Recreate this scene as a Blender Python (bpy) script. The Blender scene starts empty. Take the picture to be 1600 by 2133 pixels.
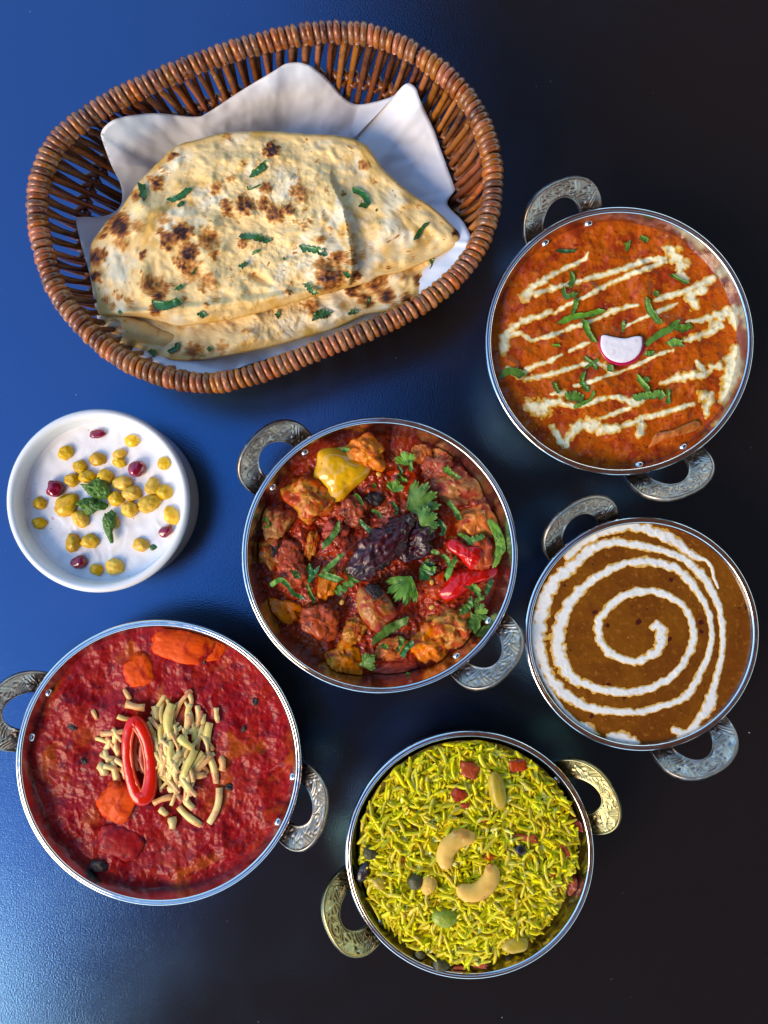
import bpy, math, random
import numpy as np
from mathutils import Vector, Matrix
R = math.radians
rnd = random.Random(7)
rng = np.random.default_rng(7)
sc = bpy.context.scene
col = sc.collection

# ------------------------------------------------------------------ camera, sky, sun, exposure
CAM_H, FPX, CX, CY = 0.47, 1650.0, 800.0, 1066.5      # camera height, focal length in photo pixels
cd = bpy.data.cameras.new('camera'); cam = bpy.data.objects.new('camera', cd); col.objects.link(cam)
cam.location = (0, 0, CAM_H); cam.rotation_euler = (0, 0, 0)
cd.sensor_fit = 'VERTICAL'; cd.sensor_height = 36.0; cd.lens = FPX * 36.0 / 2133.0
cd.clip_start = 0.01; cd.clip_end = 100.0
sc.camera = cam

SUN_EL, SUN_AZ = 34.0, 229.0
w = bpy.data.worlds.new("World"); sc.world = w; w.use_nodes = True
bg = w.node_tree.nodes['Background']
sky = w.node_tree.nodes.new('ShaderNodeTexSky'); sky.sky_type = 'NISHITA'; sky.sun_disc = False
sky.sun_elevation = R(SUN_EL); sky.sun_rotation = R(SUN_AZ)
sky.ozone_density = 10.0; sky.air_density = 1.9; sky.dust_density = 0.2
w.node_tree.links.new(sky.outputs[0], bg.inputs[0]); bg.inputs[1].default_value = 0.15
sd = bpy.data.lights.new('sun', 'SUN'); sun = bpy.data.objects.new('sun', sd); col.objects.link(sun)
sd.energy = 1.5; sd.angle = R(30); sd.color = (1.0, 0.74, 0.45)
sdir = Vector((math.sin(R(SUN_AZ)) * math.cos(R(SUN_EL)), math.cos(R(SUN_AZ)) * math.cos(R(SUN_EL)), math.sin(R(SUN_EL))))
sun.location = sdir * 3; sun.rotation_euler = sdir.to_track_quat('Z', 'Y').to_euler()
sc.view_settings.view_transform = 'Standard'; sc.view_settings.look = 'None'
sc.view_settings.gamma = 1.0; sc.view_settings.exposure = 1.4

# ------------------------------------------------------------------ numbers
def W(px, py, z):
    """photo pixel -> world x, y on the level z"""
    s = (CAM_H - z) / FPX
    return (np.asarray(px) - CX) * s, -(np.asarray(py) - CY) * s
def PX(x, y, z):
    s = (CAM_H - z) / FPX
    return np.asarray(x) / s + CX, -np.asarray(y) / s + CY
def _hash(ix, iy, iz, seed):
    h = (ix * 374761393 + iy * 668265263 + iz * 2147483647 + seed * 1274126177) & 0xffffffff
    h = ((h ^ (h >> 13)) * 1274126177) & 0xffffffff
    h = ((h ^ (h >> 16)) * 2246822519) & 0xffffffff
    return h ^ (h >> 15)
def noise(x, y, z=0.0, seed=0):
    """3-D gradient noise, about -1..1"""
    x, y, z = np.broadcast_arrays(np.asarray(x, float), np.asarray(y, float), np.asarray(z, float))
    ix, iy, iz = np.floor(x).astype(np.int64), np.floor(y).astype(np.int64), np.floor(z).astype(np.int64)
    fx, fy, fz = x - ix, y - iy, z - iz
    u, v, t = [f * f * f * (f * (f * 6 - 15) + 10) for f in (fx, fy, fz)]
    def g(a, b, c):
        h = _hash(ix + a, iy + b, iz + c, seed)
        gx = (h & 1023) / 511.5 - 1; gy = ((h >> 10) & 1023) / 511.5 - 1; gz = ((h >> 20) & 1023) / 511.5 - 1
        return gx * (fx - a) + gy * (fy - b) + gz * (fz - c)
    def L(a, b, k): return a + (b - a) * k
    return 1.5 * L(L(L(g(0,0,0), g(1,0,0), u), L(g(0,1,0), g(1,1,0), u), v),
                   L(L(g(0,0,1), g(1,0,1), u), L(g(0,1,1), g(1,1,1), u), v), t)
def fbm(x, y, z=0.0, seed=0, octv=4, gain=0.5):
    a, s, f = 1.0, 0.0, 1.0
    for k in range(octv):
        s = s + a * noise(np.asarray(x) * f, np.asarray(y) * f, np.asarray(z) * f, seed + 17 * k); a *= gain; f *= 2.03
    return s
def smooth(a, b, x):
    t = np.clip((x - a) / (b - a), 0, 1); return t * t * (3 - 2 * t)
def catmull(pts, n, closed=True):
    p = np.array(pts, float); m = len(p); out = []
    seg = m if closed else m - 1
    for i in range(seg):
        p0, p1, p2, p3 = [p[(i + k) % m] if closed else p[min(max(i + k, 0), m - 1)] for k in (-1, 0, 1, 2)]
        for t in np.linspace(0, 1, 12, endpoint=False):
            out.append(0.5 * ((2 * p1) + (-p0 + p2) * t + (2 * p0 - 5 * p1 + 4 * p2 - p3) * t * t + (-p0 + 3 * p1 - 3 * p2 + p3) * t ** 3))
    if not closed: out.append(p[-1])
    out = np.array(out)
    q = np.vstack([out, out[:1]]) if closed else out
    d = np.r_[0, np.cumsum(np.linalg.norm(np.diff(q, axis=0), axis=1))]
    s = np.linspace(0, d[-1], n, endpoint=not closed)
    return np.stack([np.interp(s, d, q[:, k]) for k in range(q.shape[1])], 1)
def seg_mask(px, py, strokes, xf, wob=0.45, seed=3, nscale=9.0):
    """how deep each point lies inside the tapered strokes: 1 on the axis, 0 on the edge, negative outside"""
    ox, oy, s = xf
    best = np.full(px.shape, -9.0)
    for st in strokes:
        st = np.array(st, float)
        for a, b in zip(st[:-1], st[1:]):
            ax, ay, ar = ox + a[0] * s, oy + a[1] * s, a[2] * s
            bx, by, br = ox + b[0] * s, oy + b[1] * s, b[2] * s
            L2 = (bx - ax) ** 2 + (by - ay) ** 2 + 1e-9
            t = np.clip(((px - ax) * (bx - ax) + (py - ay) * (by - ay)) / L2, 0, 1)
            d = np.hypot(px - ax - t * (bx - ax), py - ay - t * (by - ay))
            best = np.maximum(best, 1 - d / (ar + t * (br - ar)))
    return best + wob * fbm(px / nscale, py / nscale, seed=seed, octv=2, gain=.42)

# ------------------------------------------------------------------ materials
def mat(name, color, rough=.5, metal=0.0, ior=1.45, mixes=(), flecks=(), attrs=(), bumps=(), coat=0.0, coat_rough=.1, sss=0.0, tint=None,
        rough_var=None, trans=0.0, objvar=0.0):
    m = bpy.data.materials.new(name); m.use_nodes = True
    nt = m.node_tree; N, L = nt.nodes, nt.links
    b = N['Principled BSDF']
    tc = N.new('ShaderNodeTexCoord')
    def nz(scale, detail=4, dist=0.0, rg=.55):
        n = N.new('ShaderNodeTexNoise'); n.inputs['Scale'].default_value = scale; n.inputs['Detail'].default_value = detail
        n.inputs['Roughness'].default_value = rg; n.inputs['Distortion'].default_value = dist
        L.new(tc.outputs['Object'], n.inputs['Vector']); return n.outputs['Fac']
    def rng_(src, lo, hi, a=0.0, c=1.0):
        r = N.new('ShaderNodeMapRange'); r.interpolation_type = 'SMOOTHSTEP'
        r.inputs['From Min'].default_value = lo; r.inputs['From Max'].default_value = hi
        r.inputs['To Min'].default_value = a; r.inputs['To Max'].default_value = c
        L.new(src, r.inputs['Value']); return r.outputs['Result']
    rgb = N.new('ShaderNodeRGB'); rgb.outputs[0].default_value = (*color, 1); cur = rgb.outputs[0]
    def mix(fac, c2):
        nonlocal cur
        x = N.new('ShaderNodeMix'); x.data_type = 'RGBA'
        L.new(fac, x.inputs[0]); L.new(cur, x.inputs[6]); x.inputs[7].default_value = (*c2, 1); cur = x.outputs[2]
    for c2, scale, lo, hi, *rest in mixes:
        mix(rng_(nz(scale, *(rest or ())), lo, hi), c2)
    for c2, scale, size, keep in flecks:
        v = N.new('ShaderNodeTexVoronoi'); v.inputs['Scale'].default_value = scale
        wv = N.new('ShaderNodeVectorMath'); wv.operation = 'MULTIPLY_ADD'
        wn = N.new('ShaderNodeTexNoise'); wn.inputs['Scale'].default_value = scale * 1.7; L.new(tc.outputs['Object'], wn.inputs['Vector'])
        L.new(wn.outputs['Color'], wv.inputs[0]); wv.inputs[1].default_value = (.5 / scale,) * 3; L.new(tc.outputs['Object'], wv.inputs[2])
        L.new(wv.outputs[0], v.inputs['Vector'])
        a = rng_(v.outputs['Distance'], size, size * .6)
        sp = N.new('ShaderNodeSeparateColor'); L.new(v.outputs['Color'], sp.inputs[0])
        g = N.new('ShaderNodeMath'); g.operation = 'LESS_THAN'; L.new(sp.outputs[0], g.inputs[0]); g.inputs[1].default_value = keep
        p = N.new('ShaderNodeMath'); p.operation = 'MULTIPLY'; L.new(a, p.inputs[0]); L.new(g.outputs[0], p.inputs[1])
        mix(p.outputs[0], c2)
    for an, lo, hi, c2 in attrs:
        at = N.new('ShaderNodeAttribute'); at.attribute_name = an
        mix(rng_(at.outputs['Fac'], lo, hi), c2)
    if objvar:
        oi = N.new('ShaderNodeObjectInfo'); hs = N.new('ShaderNodeHueSaturation')
        mr = N.new('ShaderNodeMapRange'); mr.inputs['To Min'].default_value = 1 - objvar; mr.inputs['To Max'].default_value = 1 + objvar * .6
        L.new(oi.outputs['Random'], mr.inputs['Value']); L.new(mr.outputs['Result'], hs.inputs['Value'])
        m3 = N.new('ShaderNodeMath'); m3.operation = 'MULTIPLY'; m3.inputs[1].default_value = 7.31; L.new(oi.outputs['Random'], m3.inputs[0])
        m4 = N.new('ShaderNodeMath'); m4.operation = 'FRACT'; L.new(m3.outputs[0], m4.inputs[0])
        m5 = N.new('ShaderNodeMapRange'); m5.inputs['To Min'].default_value = .5 - objvar * .022; m5.inputs['To Max'].default_value = .5 + objvar * .022
        L.new(m4.outputs[0], m5.inputs['Value']); L.new(m5.outputs['Result'], hs.inputs['Hue'])
        m6 = N.new('ShaderNodeMapRange'); m6.inputs['To Min'].default_value = 1.05; m6.inputs['To Max'].default_value = 1 - objvar * .22
        m7 = N.new('ShaderNodeMath'); m7.operation = 'FRACT'; m8 = N.new('ShaderNodeMath'); m8.operation = 'MULTIPLY'; m8.inputs[1].default_value = 23.7
        L.new(oi.outputs['Random'], m8.inputs[0]); L.new(m8.outputs[0], m7.inputs[0]); L.new(m7.outputs[0], m6.inputs['Value']); L.new(m6.outputs['Result'], hs.inputs['Saturation'])
        L.new(cur, hs.inputs['Color']); cur = hs.outputs['Color']
    L.new(cur, b.inputs['Base Color'])
    b.inputs['Roughness'].default_value = rough; b.inputs['Metallic'].default_value = metal; b.inputs['IOR'].default_value = ior
    if rough_var: L.new(rng_(nz(rough_var[0], 5), .3, .7, rough_var[1], rough_var[2]), b.inputs['Roughness'])
    b.inputs['Coat Weight'].default_value = coat; b.inputs['Coat Roughness'].default_value = coat_rough
    if tint: b.inputs['Specular Tint'].default_value = (*tint, 1)
    if trans: b.inputs['Transmission Weight'].default_value = trans
    if sss:
        b.inputs['Subsurface Weight'].default_value = sss; b.inputs['Subsurface Radius'].default_value = (1, .6, .3); b.inputs['Subsurface Scale'].default_value = .0015
    prev = None
    for scale, strength, dist in bumps:
        bp = N.new('ShaderNodeBump'); bp.inputs['Strength'].default_value = strength; bp.inputs['Distance'].default_value = dist
        L.new(nz(scale, 3), bp.inputs['Height'])
        if prev: L.new(prev, bp.inputs['Normal'])
        prev = bp.outputs['Normal']
    if prev: L.new(prev, b.inputs['Normal'])
    return m

M = {}
M['table'] = mat('black_laminate', (.013, .008, .007), .15, ior=2.85, tint=(.20, .50, 1.0), bumps=((1000, .8, .00013), (2600, .4, .00007)),
                 flecks=(((.55, .55, .55), 110, .030, .16), ((.4, .4, .42), 380, .07, .03), ((.03, .03, .035), 14, .05, .3)), rough_var=(16, .125, .185))
M['blocker'] = mat('brown_blocker', (.36, .13, .06), .8, bumps=((300, .3, .001),))  # added overhead panel, brown warmed to offset the table's blue reflection tint
M['bounce_paving'] = mat('grey_bounce_ground', (.26, .25, .24), .85, mixes=(((.20, .195, .19), 3, .45, .65),), bumps=((40, .3, .01),))
M['steel'] = mat('brushed_steel', (.62, .60, .57), .20, 1.0, mixes=(((.50, .47, .43), 60, .45, .7),), bumps=((900, .08, .0002),), rough_var=(120, .13, .27))
M['shell'] = mat('hammered_dull_steel', (.20, .17, .15), .55, 1.0, mixes=(((.12, .10, .09), 90, .45, .65),), bumps=((260, .5, .001),))
M['cast_warm'] = mat('yellowish_cast_metal', (.42, .34, .15), .30, 1.0, mixes=(((.28, .22, .10), 40, .42, .66), ((.50, .43, .24), 300, .55, .7)), bumps=((1500, .12, .0002),), rough_var=(260, .26, .42))  # yellower than cast, for the handles listed in warm
M['rim'] = mat('polished_steel', (.72, .71, .69), .13, 1.0, bumps=((500, .05, .0002),), rough_var=(200, .09, .22))
M['cast'] = mat('cast_silver', (.38, .32, .27), .28, 1.0, mixes=(((.27, .21, .165), 40, .42, .66), ((.54, .49, .44), 300, .55, .7)), bumps=((1500, .12, .0002),), rough_var=(260, .28, .46))
M['gravy_makhani'] = mat('orange_butter_gravy', ior=1.27, color=(.46, .085, .003), rough=.30, mixes=(((.30, .035, .006), 90, .45, .62, 5, .5), ((.46, .12, .010), 230, .55, .68), ((.22, .02, .006), 420, .60, .70)),
                         flecks=(((.03, .02, .008), 300, .16, .10), ((.50, .18, .02), 420, .20, .12)), bumps=((300, .45, .0008), (900, .22, .0003)), coat=.25, coat_rough=.15)
M['gravy_kadai'] = mat('dark_red_masala', ior=1.27, color=(.36, .032, .004), rough=.26, mixes=(((.34, .055, .008), 120, .48, .64, 5, .6), ((.10, .008, .004), 200, .55, .70), ((.30, .015, .008), 500, .55, .66)),
                       flecks=(((.02, .010, .006), 330, .18, .10), ((.5, .17, .02), 400, .15, .07)), bumps=((330, .5, .0009), (1000, .25, .0003)), coat=.35, coat_rough=.10)
M['gravy_red'] = mat('crimson_gravy', ior=1.24, color=(.31, .004, .006), rough=.36, mixes=(((.36, .016, .008), 70, .44, .62, 5, .5), ((.17, .005, .010), 190, .50, .66), ((.42, .065, .008), 45, .58, .70, 4, .6), ((.40, .03, .02), 420, .62, .72)),
                     flecks=(((.02, .012, .010), 240, .15, .05), ((.45, .14, .02), 330, .13, .05)), bumps=((300, .35, .0008), (1000, .2, .0003)), coat=.10, coat_rough=.25)
M['gravy_dal'] = mat('brown_lentil_gravy', ior=1.27, color=(.20, .062, .005), rough=.24, mixes=(((.155, .043, .005), 60, .42, .62), ((.26, .088, .010), 300, .56, .68)),
                     flecks=(((.06, .010, .008), 120, .22, .30), ((.03, .015, .01), 240, .18, .16), ((.42, .14, .02), 330, .16, .12)), bumps=((500, .35, .0004),), coat=.3, coat_rough=.12)
M['cream'] = mat('cream', (.84, .78, .50), .34, attrs=(('edge', .85, .15, (.62, .33, .03)),), mixes=(((.78, .70, .44), 260, .52, .72),), bumps=((400, .15, .0003),))
M['cream_dal'] = mat('white_cream', (.78, .76, .68), .34, attrs=(('edge', .60, .12, (.62, .34, .05)),), mixes=(((.62, .56, .56), 330, .60, .72),), bumps=((400, .12, .0003),))
M['yogurt'] = mat('yogurt', (.90, .885, .85), .20, sss=.15, mixes=(((.80, .78, .76), 90, .5, .75),), flecks=(((.35, .27, .18), 240, .09, .16), ((.80, .42, .42), 110, .14, .10), ((.30, .36, .22), 150, .08, .06)), bumps=((160, .3, .0006),), coat=.3)
M['glaze'] = mat('white_glaze', (.80, .79, .76), .12, bumps=((200, .05, .0003),), coat=.4, coat_rough=.05)
M['boondi'] = mat('yellow_boondi', objvar=0.25, ior=1.34, color=(.80, .48, .012), rough=.42, mixes=(((.68, .32, .008), 330, .5, .68), ((.84, .60, .06), 600, .58, .7)), flecks=(((.35, .14, .01), 700, .2, .12),), bumps=((900, .3, .0004),), sss=.3, coat=.35)
M['aril'] = mat('pomegranate_red', (.22, .004, .022), .10, mixes=(((.40, .008, .05), 260, .5, .7),), coat=.8, coat_rough=.04)
M['mint'] = mat('mint_green', (.075, .175, .010), .42, mixes=(((.030, .085, .008), 330, .48, .64), ((.12, .24, .03), 500, .58, .7)), bumps=((900, .5, .0005),))
M['coriander'] = mat('coriander_green', objvar=0.35, color=(.11, .25, .022), rough=.44, mixes=(((.05, .14, .012), 240, .48, .66), ((.19, .34, .05), 500, .6, .72)), bumps=((900, .4, .0003),))
M['coriander_dark'] = mat('dark_coriander_green', objvar=0.35, color=(.030, .14, .014), rough=.36, mixes=(((.010, .060, .010), 300, .5, .66), ((.07, .22, .03), 600, .6, .72)), bumps=((900, .4, .0003),), coat=.3)
M['chunk_orange'] = mat('masala_coated_orange', objvar=0.25, ior=1.26, color=(.66, .16, .004), rough=.30, mixes=(((.36, .03, .005), 100, .5, .62, 5, .8), ((.66, .28, .02), 240, .55, .68)), flecks=(((.08, .012, .006), 330, .18, .14),), bumps=((450, .55, .0008),), coat=.22, coat_rough=.12)
M['chunk_red'] = mat('masala_coated_red', objvar=0.3, ior=1.24, color=(.46, .045, .004), rough=.28, mixes=(((.17, .014, .006), 140, .48, .64, 5, .5), ((.42, .09, .012), 300, .56, .68)), flecks=(((.03, .01, .006), 330, .2, .14),), bumps=((480, .6, .0009),), coat=.22, coat_rough=.12)
M['mushroom'] = mat('cooked_mushroom', objvar=0.25, ior=1.26, color=(.48, .18, .024), rough=.34, mixes=(((.40, .045, .006), 90, .42, .54, 5, .8), ((.15, .035, .012), 150, .58, .70, 5, .6), ((.52, .27, .07), 300, .60, .70)), bumps=((380, .6, .0009),), coat=.2, coat_rough=.14)
M['gill'] = mat('dark_gills', (.020, .010, .008), .5, bumps=((900, .8, .0008),))
M['pepper_yellow'] = mat('yellow_pepper', (.74, .38, .004), .22, mixes=(((.70, .28, .006), 70, .5, .68),), flecks=(((.38, .05, .01), 200, .16, .10),), bumps=((120, .2, .0006),), coat=.6, coat_rough=.08)
M['pepper_red'] = mat('red_pepper', ior=1.28, color=(.54, .007, .003), rough=.2, mixes=(((.36, .02, .006), 110, .52, .68),), bumps=((150, .2, .0006),), coat=.6, coat_rough=.08)
M['pepper_orange'] = mat('orange_pepper', ior=1.2, color=(.72, .070, .001), rough=.42, mixes=(((.36, .010, .006), 70, .46, .60, 5, .6), ((.70, .12, .004), 110, .6, .74)), flecks=(((.20, .01, .006), 400, .2, .14),), bumps=((300, .35, .0007),), coat=.05, coat_rough=.14)
M['dried_chili'] = mat('dried_chili_skin', (.050, .003, .005), .34, mixes=(((.014, .003, .006), 150, .45, .65), ((.10, .006, .008), 300, .60, .72)), coat=.15, coat_rough=.2, bumps=((300, .4, .001),))
M['chili_red'] = mat('fresh_chili', ior=1.35, color=(.70, .010, .001), rough=.18, mixes=(((.56, .016, .004), 120, .5, .7),), coat=.3, coat_rough=.08)
M['chili_inner'] = mat('pale_chili_flesh', (.72, .075, .015), .3, bumps=((500, .3, .0004),), coat=.2)
M['chili_pith'] = mat('chili_pith', (.62, .17, .07), .35, bumps=((500, .4, .0005),))
M['cheese'] = mat('grated_cheese', objvar=0.22, ior=1.3, color=(.84, .60, .20), rough=.28, mixes=(((.66, .30, .12), 100, .50, .66), ((.84, .68, .30), 300, .58, .72)), bumps=((600, .4, .0005),), coat=.3, sss=.15)
M['cheese_soaked'] = mat('sauce_soaked_cheese', ior=1.3, color=(.76, .38, .12), rough=.32, mixes=(((.56, .16, .06), 130, .48, .66), ((.78, .50, .20), 300, .58, .72)), bumps=((600, .4, .0005),), coat=.3, sss=.15)
M['cheese_bright'] = mat('yellow_grated_cheese', (.78, .60, .14), .3, mixes=(((.72, .46, .12), 160, .5, .7),), bumps=((600, .4, .0005),), coat=.3, sss=.15)
M['radish'] = mat('radish_flesh', (.80, .76, .77), .3, mixes=(((.70, .62, .68), 300, .55, .7),), bumps=((500, .2, .0003),), sss=.15)
M['radish_skin'] = mat('radish_skin', (.42, .006, .06), .25)
M['rice'] = mat('turmeric_rice', objvar=0.2, ior=1.34, color=(.76, .67, .010), rough=.38, mixes=(((.64, .45, .012), 140, .44, .62), ((.84, .82, .26), 170, .56, .70)), sss=.3, bumps=((900, .25, .0003),))
M['rice_under'] = mat('shaded_packed_rice', (.36, .24, .006), .5, mixes=(((.46, .34, .01), 500, .5, .6),), bumps=((500, 1.0, .0015),))  # darker than the grains: the shade between them is put into this colour
M['cashew'] = mat('fried_cashew', ior=1.28, color=(.74, .43, .085), rough=.38, mixes=(((.56, .25, .045), 80, .50, .66), ((.74, .52, .18), 200, .58, .72)), flecks=(((.28, .09, .02), 260, .14, .07),), bumps=((350, .35, .0005),))
M['cashew_wet'] = mat('softened_cashew', (.48, .33, .025), .34, mixes=(((.44, .24, .02), 120, .5, .68),), bumps=((350, .35, .0005),))
M['peppercorn'] = mat('dark_olive_berry', (.060, .052, .010), .5, mixes=(((.11, .095, .02), 300, .55, .7),), bumps=((700, .6, .0006),))
M['pea'] = mat('green_pea', (.24, .30, .015), .4, mixes=(((.36, .40, .03), 200, .5, .7),), bumps=((500, .5, .0006),))
M['carrot_bit'] = mat('red_vegetable_bit', objvar=0.25, color=(.42, .055, .010), rough=.34, mixes=(((.30, .025, .008), 260, .5, .66),), bumps=((600, .5, .0006),))
M['raisin'] = mat('dark_raisin', (.020, .012, .012), .3, bumps=((400, .8, .001),), coat=.3)
M['paper'] = mat('parchment_paper', (.66, .67, .70), .55, mixes=(((.62, .62, .65), 40, .56, .72),), flecks=(((.50, .49, .52), 42, .16, .12),), bumps=((900, .18, .0002), (120, .12, .0005)), sss=0)
M['naan'] = mat('naan_crust', ior=1.3, color=(.80, .58, .25), rough=.55, mixes=(((.68, .41, .10), 45, .50, .64, 4, .4), ((.84, .73, .48), 50, .50, .66, 5, .3), ((.60, .30, .06), 150, .66, .76)),
                flecks=(((.74, .64, .40), 190, .22, .22), ((.05, .025, .012), 300, .12, .18)), attrs=(('gold', .15, 1.0, (.62, .35, .06)), ('char', .14, .40, (.55, .26, .055)), ('char', .34, .66, (.27, .085, .016)), ('char', .58, .98, (.035, .012, .010))),
                bumps=((200, .35, .0009), (650, .35, .0004), (1600, .3, .0003)), coat=.08, coat_rough=.3)
M['naan_in'] = mat('naan_crumb', (.66, .46, .17), .6, mixes=(((.55, .32, .07), 90, .5, .68),), bumps=((300, .6, .001),))
M['wicker'] = mat('varnished_wicker', objvar=0.4, color=(.32, .092, .016), rough=.30, mixes=(((.17, .045, .011), 130, .46, .66), ((.46, .18, .035), 260, .56, .72)), bumps=((800, .35, .0004),), coat=.4, coat_rough=.15)
M['wicker_dark'] = mat('dark_wicker', objvar=0.4, color=(.17, .050, .013), rough=.36, mixes=(((.07, .022, .010), 150, .48, .66), ((.27, .09, .02), 300, .57, .72)), bumps=((800, .35, .0004),), coat=.3, coat_rough=.2)
M['seed'] = mat('chili_seed', (.66, .38, .06), .35)

# ------------------------------------------------------------------ object helpers
def tag(o, label=None, cat=None, group=None, kind=None):
    if label: o['label'] = label
    if cat: o['category'] = cat
    if group: o['group'] = group
    if kind: o['kind'] = kind
    return o
def empty(name, loc):
    o = bpy.data.objects.new(name, None); o.empty_display_size = .01; col.objects.link(o); o.location = loc; return o
def build(name, V, F, m, parent=None, attrs=None, flat=False, origin=None):
    """link a mesh given in world coordinates"""
    V = np.asarray(V, float)
    if parent is not None: org = np.array(parent_origin(parent))
    elif origin is not None: org = np.array(origin, float)
    else: org = np.array([(V[:, 0].min() + V[:, 0].max()) / 2, (V[:, 1].min() + V[:, 1].max()) / 2, V[:, 2].min()])
    me = bpy.data.meshes.new(name)
    Fl = F.tolist() if isinstance(F, np.ndarray) else F
    me.from_pydata((V - org).tolist(), [], Fl)
    if not flat: me.polygons.foreach_set('use_smooth', np.ones(len(me.polygons), bool))
    for k, a in (attrs or {}).items():
        at = me.attributes.new(k, 'FLOAT', 'POINT'); at.data.foreach_set('value', np.asarray(a, np.float32).ravel())
    me.materials.append(M[m] if isinstance(m, str) else m)
    me.update()
    o = bpy.data.objects.new(name, me); col.objects.link(o)
    if parent is not None: o.parent = parent
    else: o.location = org
    return o
def parent_origin(p):
    v = Vector((0, 0, 0))
    while p is not None: v = v + Vector(p.location); p = p.parent
    return v
def grid_faces(nu, nv, cu=False, cv=False, flip=False):
    i, j = np.meshgrid(np.arange(nu if cu else nu - 1), np.arange(nv if cv else nv - 1), indexing='ij')
    a = i * nv + j; b = ((i + 1) % nu) * nv + j; c = ((i + 1) % nu) * nv + (j + 1) % nv; d = i * nv + (j + 1) % nv
    f = np.stack([a, b, c, d], -1).reshape(-1, 4)
    return f[:, ::-1] if flip else f
def lathe(prof, c, n=120, closed=False):
    th = np.linspace(0, 2 * np.pi, n, endpoint=False)
    p = np.array(prof)
    V = np.stack([c[0] + np.outer(p[:, 0], np.cos(th)), c[1] + np.outer(p[:, 0], np.sin(th)), np.repeat(p[:, 1:2], n, 1)], -1).reshape(-1, 3)
    return V, grid_faces(len(p), n, cu=closed, cv=True)
def tube(P, r, ns=6, caps=True, up=None, squash=1.0):
    P = np.array(P, float); n = len(P); r = np.broadcast_to(np.asarray(r, float), (n,))
    T = np.gradient(P, axis=0); T /= np.linalg.norm(T, axis=1)[:, None] + 1e-12
    nrm = np.array(up, float) if up is not None else (np.array([0, 0, 1.0]) if abs(T[0, 2]) < .9 else np.array([1.0, 0, 0]))
    V = []
    a = np.linspace(0, 2 * np.pi, ns, endpoint=False)
    for i in range(n):
        nrm = nrm - T[i] * nrm.dot(T[i]); nrm /= np.linalg.norm(nrm) + 1e-12
        bi = np.cross(T[i], nrm)
        V.append(P[i] + r[i] * (np.outer(np.cos(a), nrm) * squash + np.outer(np.sin(a), bi)))
    V = np.concatenate(V); F = grid_faces(n, ns, cv=True, flip=True).tolist()
    if caps: F += [list(range(ns)), list(range((n - 1) * ns, n * ns))[::-1]]
    return V, F
def join(parts):
    V, F, o = [], [], 0
    for v, f in parts:
        V.append(v); F += [[k + o for k in q] for q in f]; o += len(v)
    return np.concatenate(V), F

VESSELS = []                                             # (centre, height of the rim, wall radius at height z)
def fit(V):
    """keep morsels inside the wall of the vessel they lie in"""
    V = np.array(V, float); m = V[:, :2].mean(0)
    for c, top, wr in VESSELS:
        if math.hypot(m[0] - c[0], m[1] - c[1]) > wr(top): continue
        V[:, 2] = np.maximum(V[:, 2], .017)
        d = V[:, :2] - np.array(c); r = np.hypot(d[:, 0], d[:, 1]) + 1e-9
        lim = np.where(V[:, 2] < top, wr(np.minimum(V[:, 2], top)) - .0005, 9)
        k = np.minimum(1, lim / r); V[:, :2] = np.array(c) + d * k[:, None]
    return V
class Surf:
    """a food surface z = H(x, y) in world coordinates"""
    def __init__(s, H, z0): s.H, s.z0 = H, z0
    def at(s, px, py):
        z = np.full(np.shape(px), s.z0) if np.ndim(px) else s.z0
        for _ in range(4):
            x, y = W(px, py, z); z = s.H(x, y)
        return x, y, z
def disk_grid(n):
    u, v = np.meshgrid(np.linspace(-1, 1, n), np.linspace(-1, 1, n), indexing='ij')
    return u * np.sqrt(1 - v * v / 2), v * np.sqrt(1 - u * u / 2)
def outline_polar(pts, c, n):
    p = catmull(pts, 400) - np.array(c)
    th = np.arctan2(p[:, 1], p[:, 0]); r = np.hypot(p[:, 0], p[:, 1])
    o = np.argsort(th); T = np.linspace(-np.pi, np.pi, n, endpoint=False)
    return T, np.interp(T, np.r_[th[o] - 2 * np.pi, th[o], th[o] + 2 * np.pi], np.tile(r[o], 3))
def XF(pts, xf): return [(xf[0] + p[0] * xf[2], xf[1] + p[1] * xf[2]) for p in pts]

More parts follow.
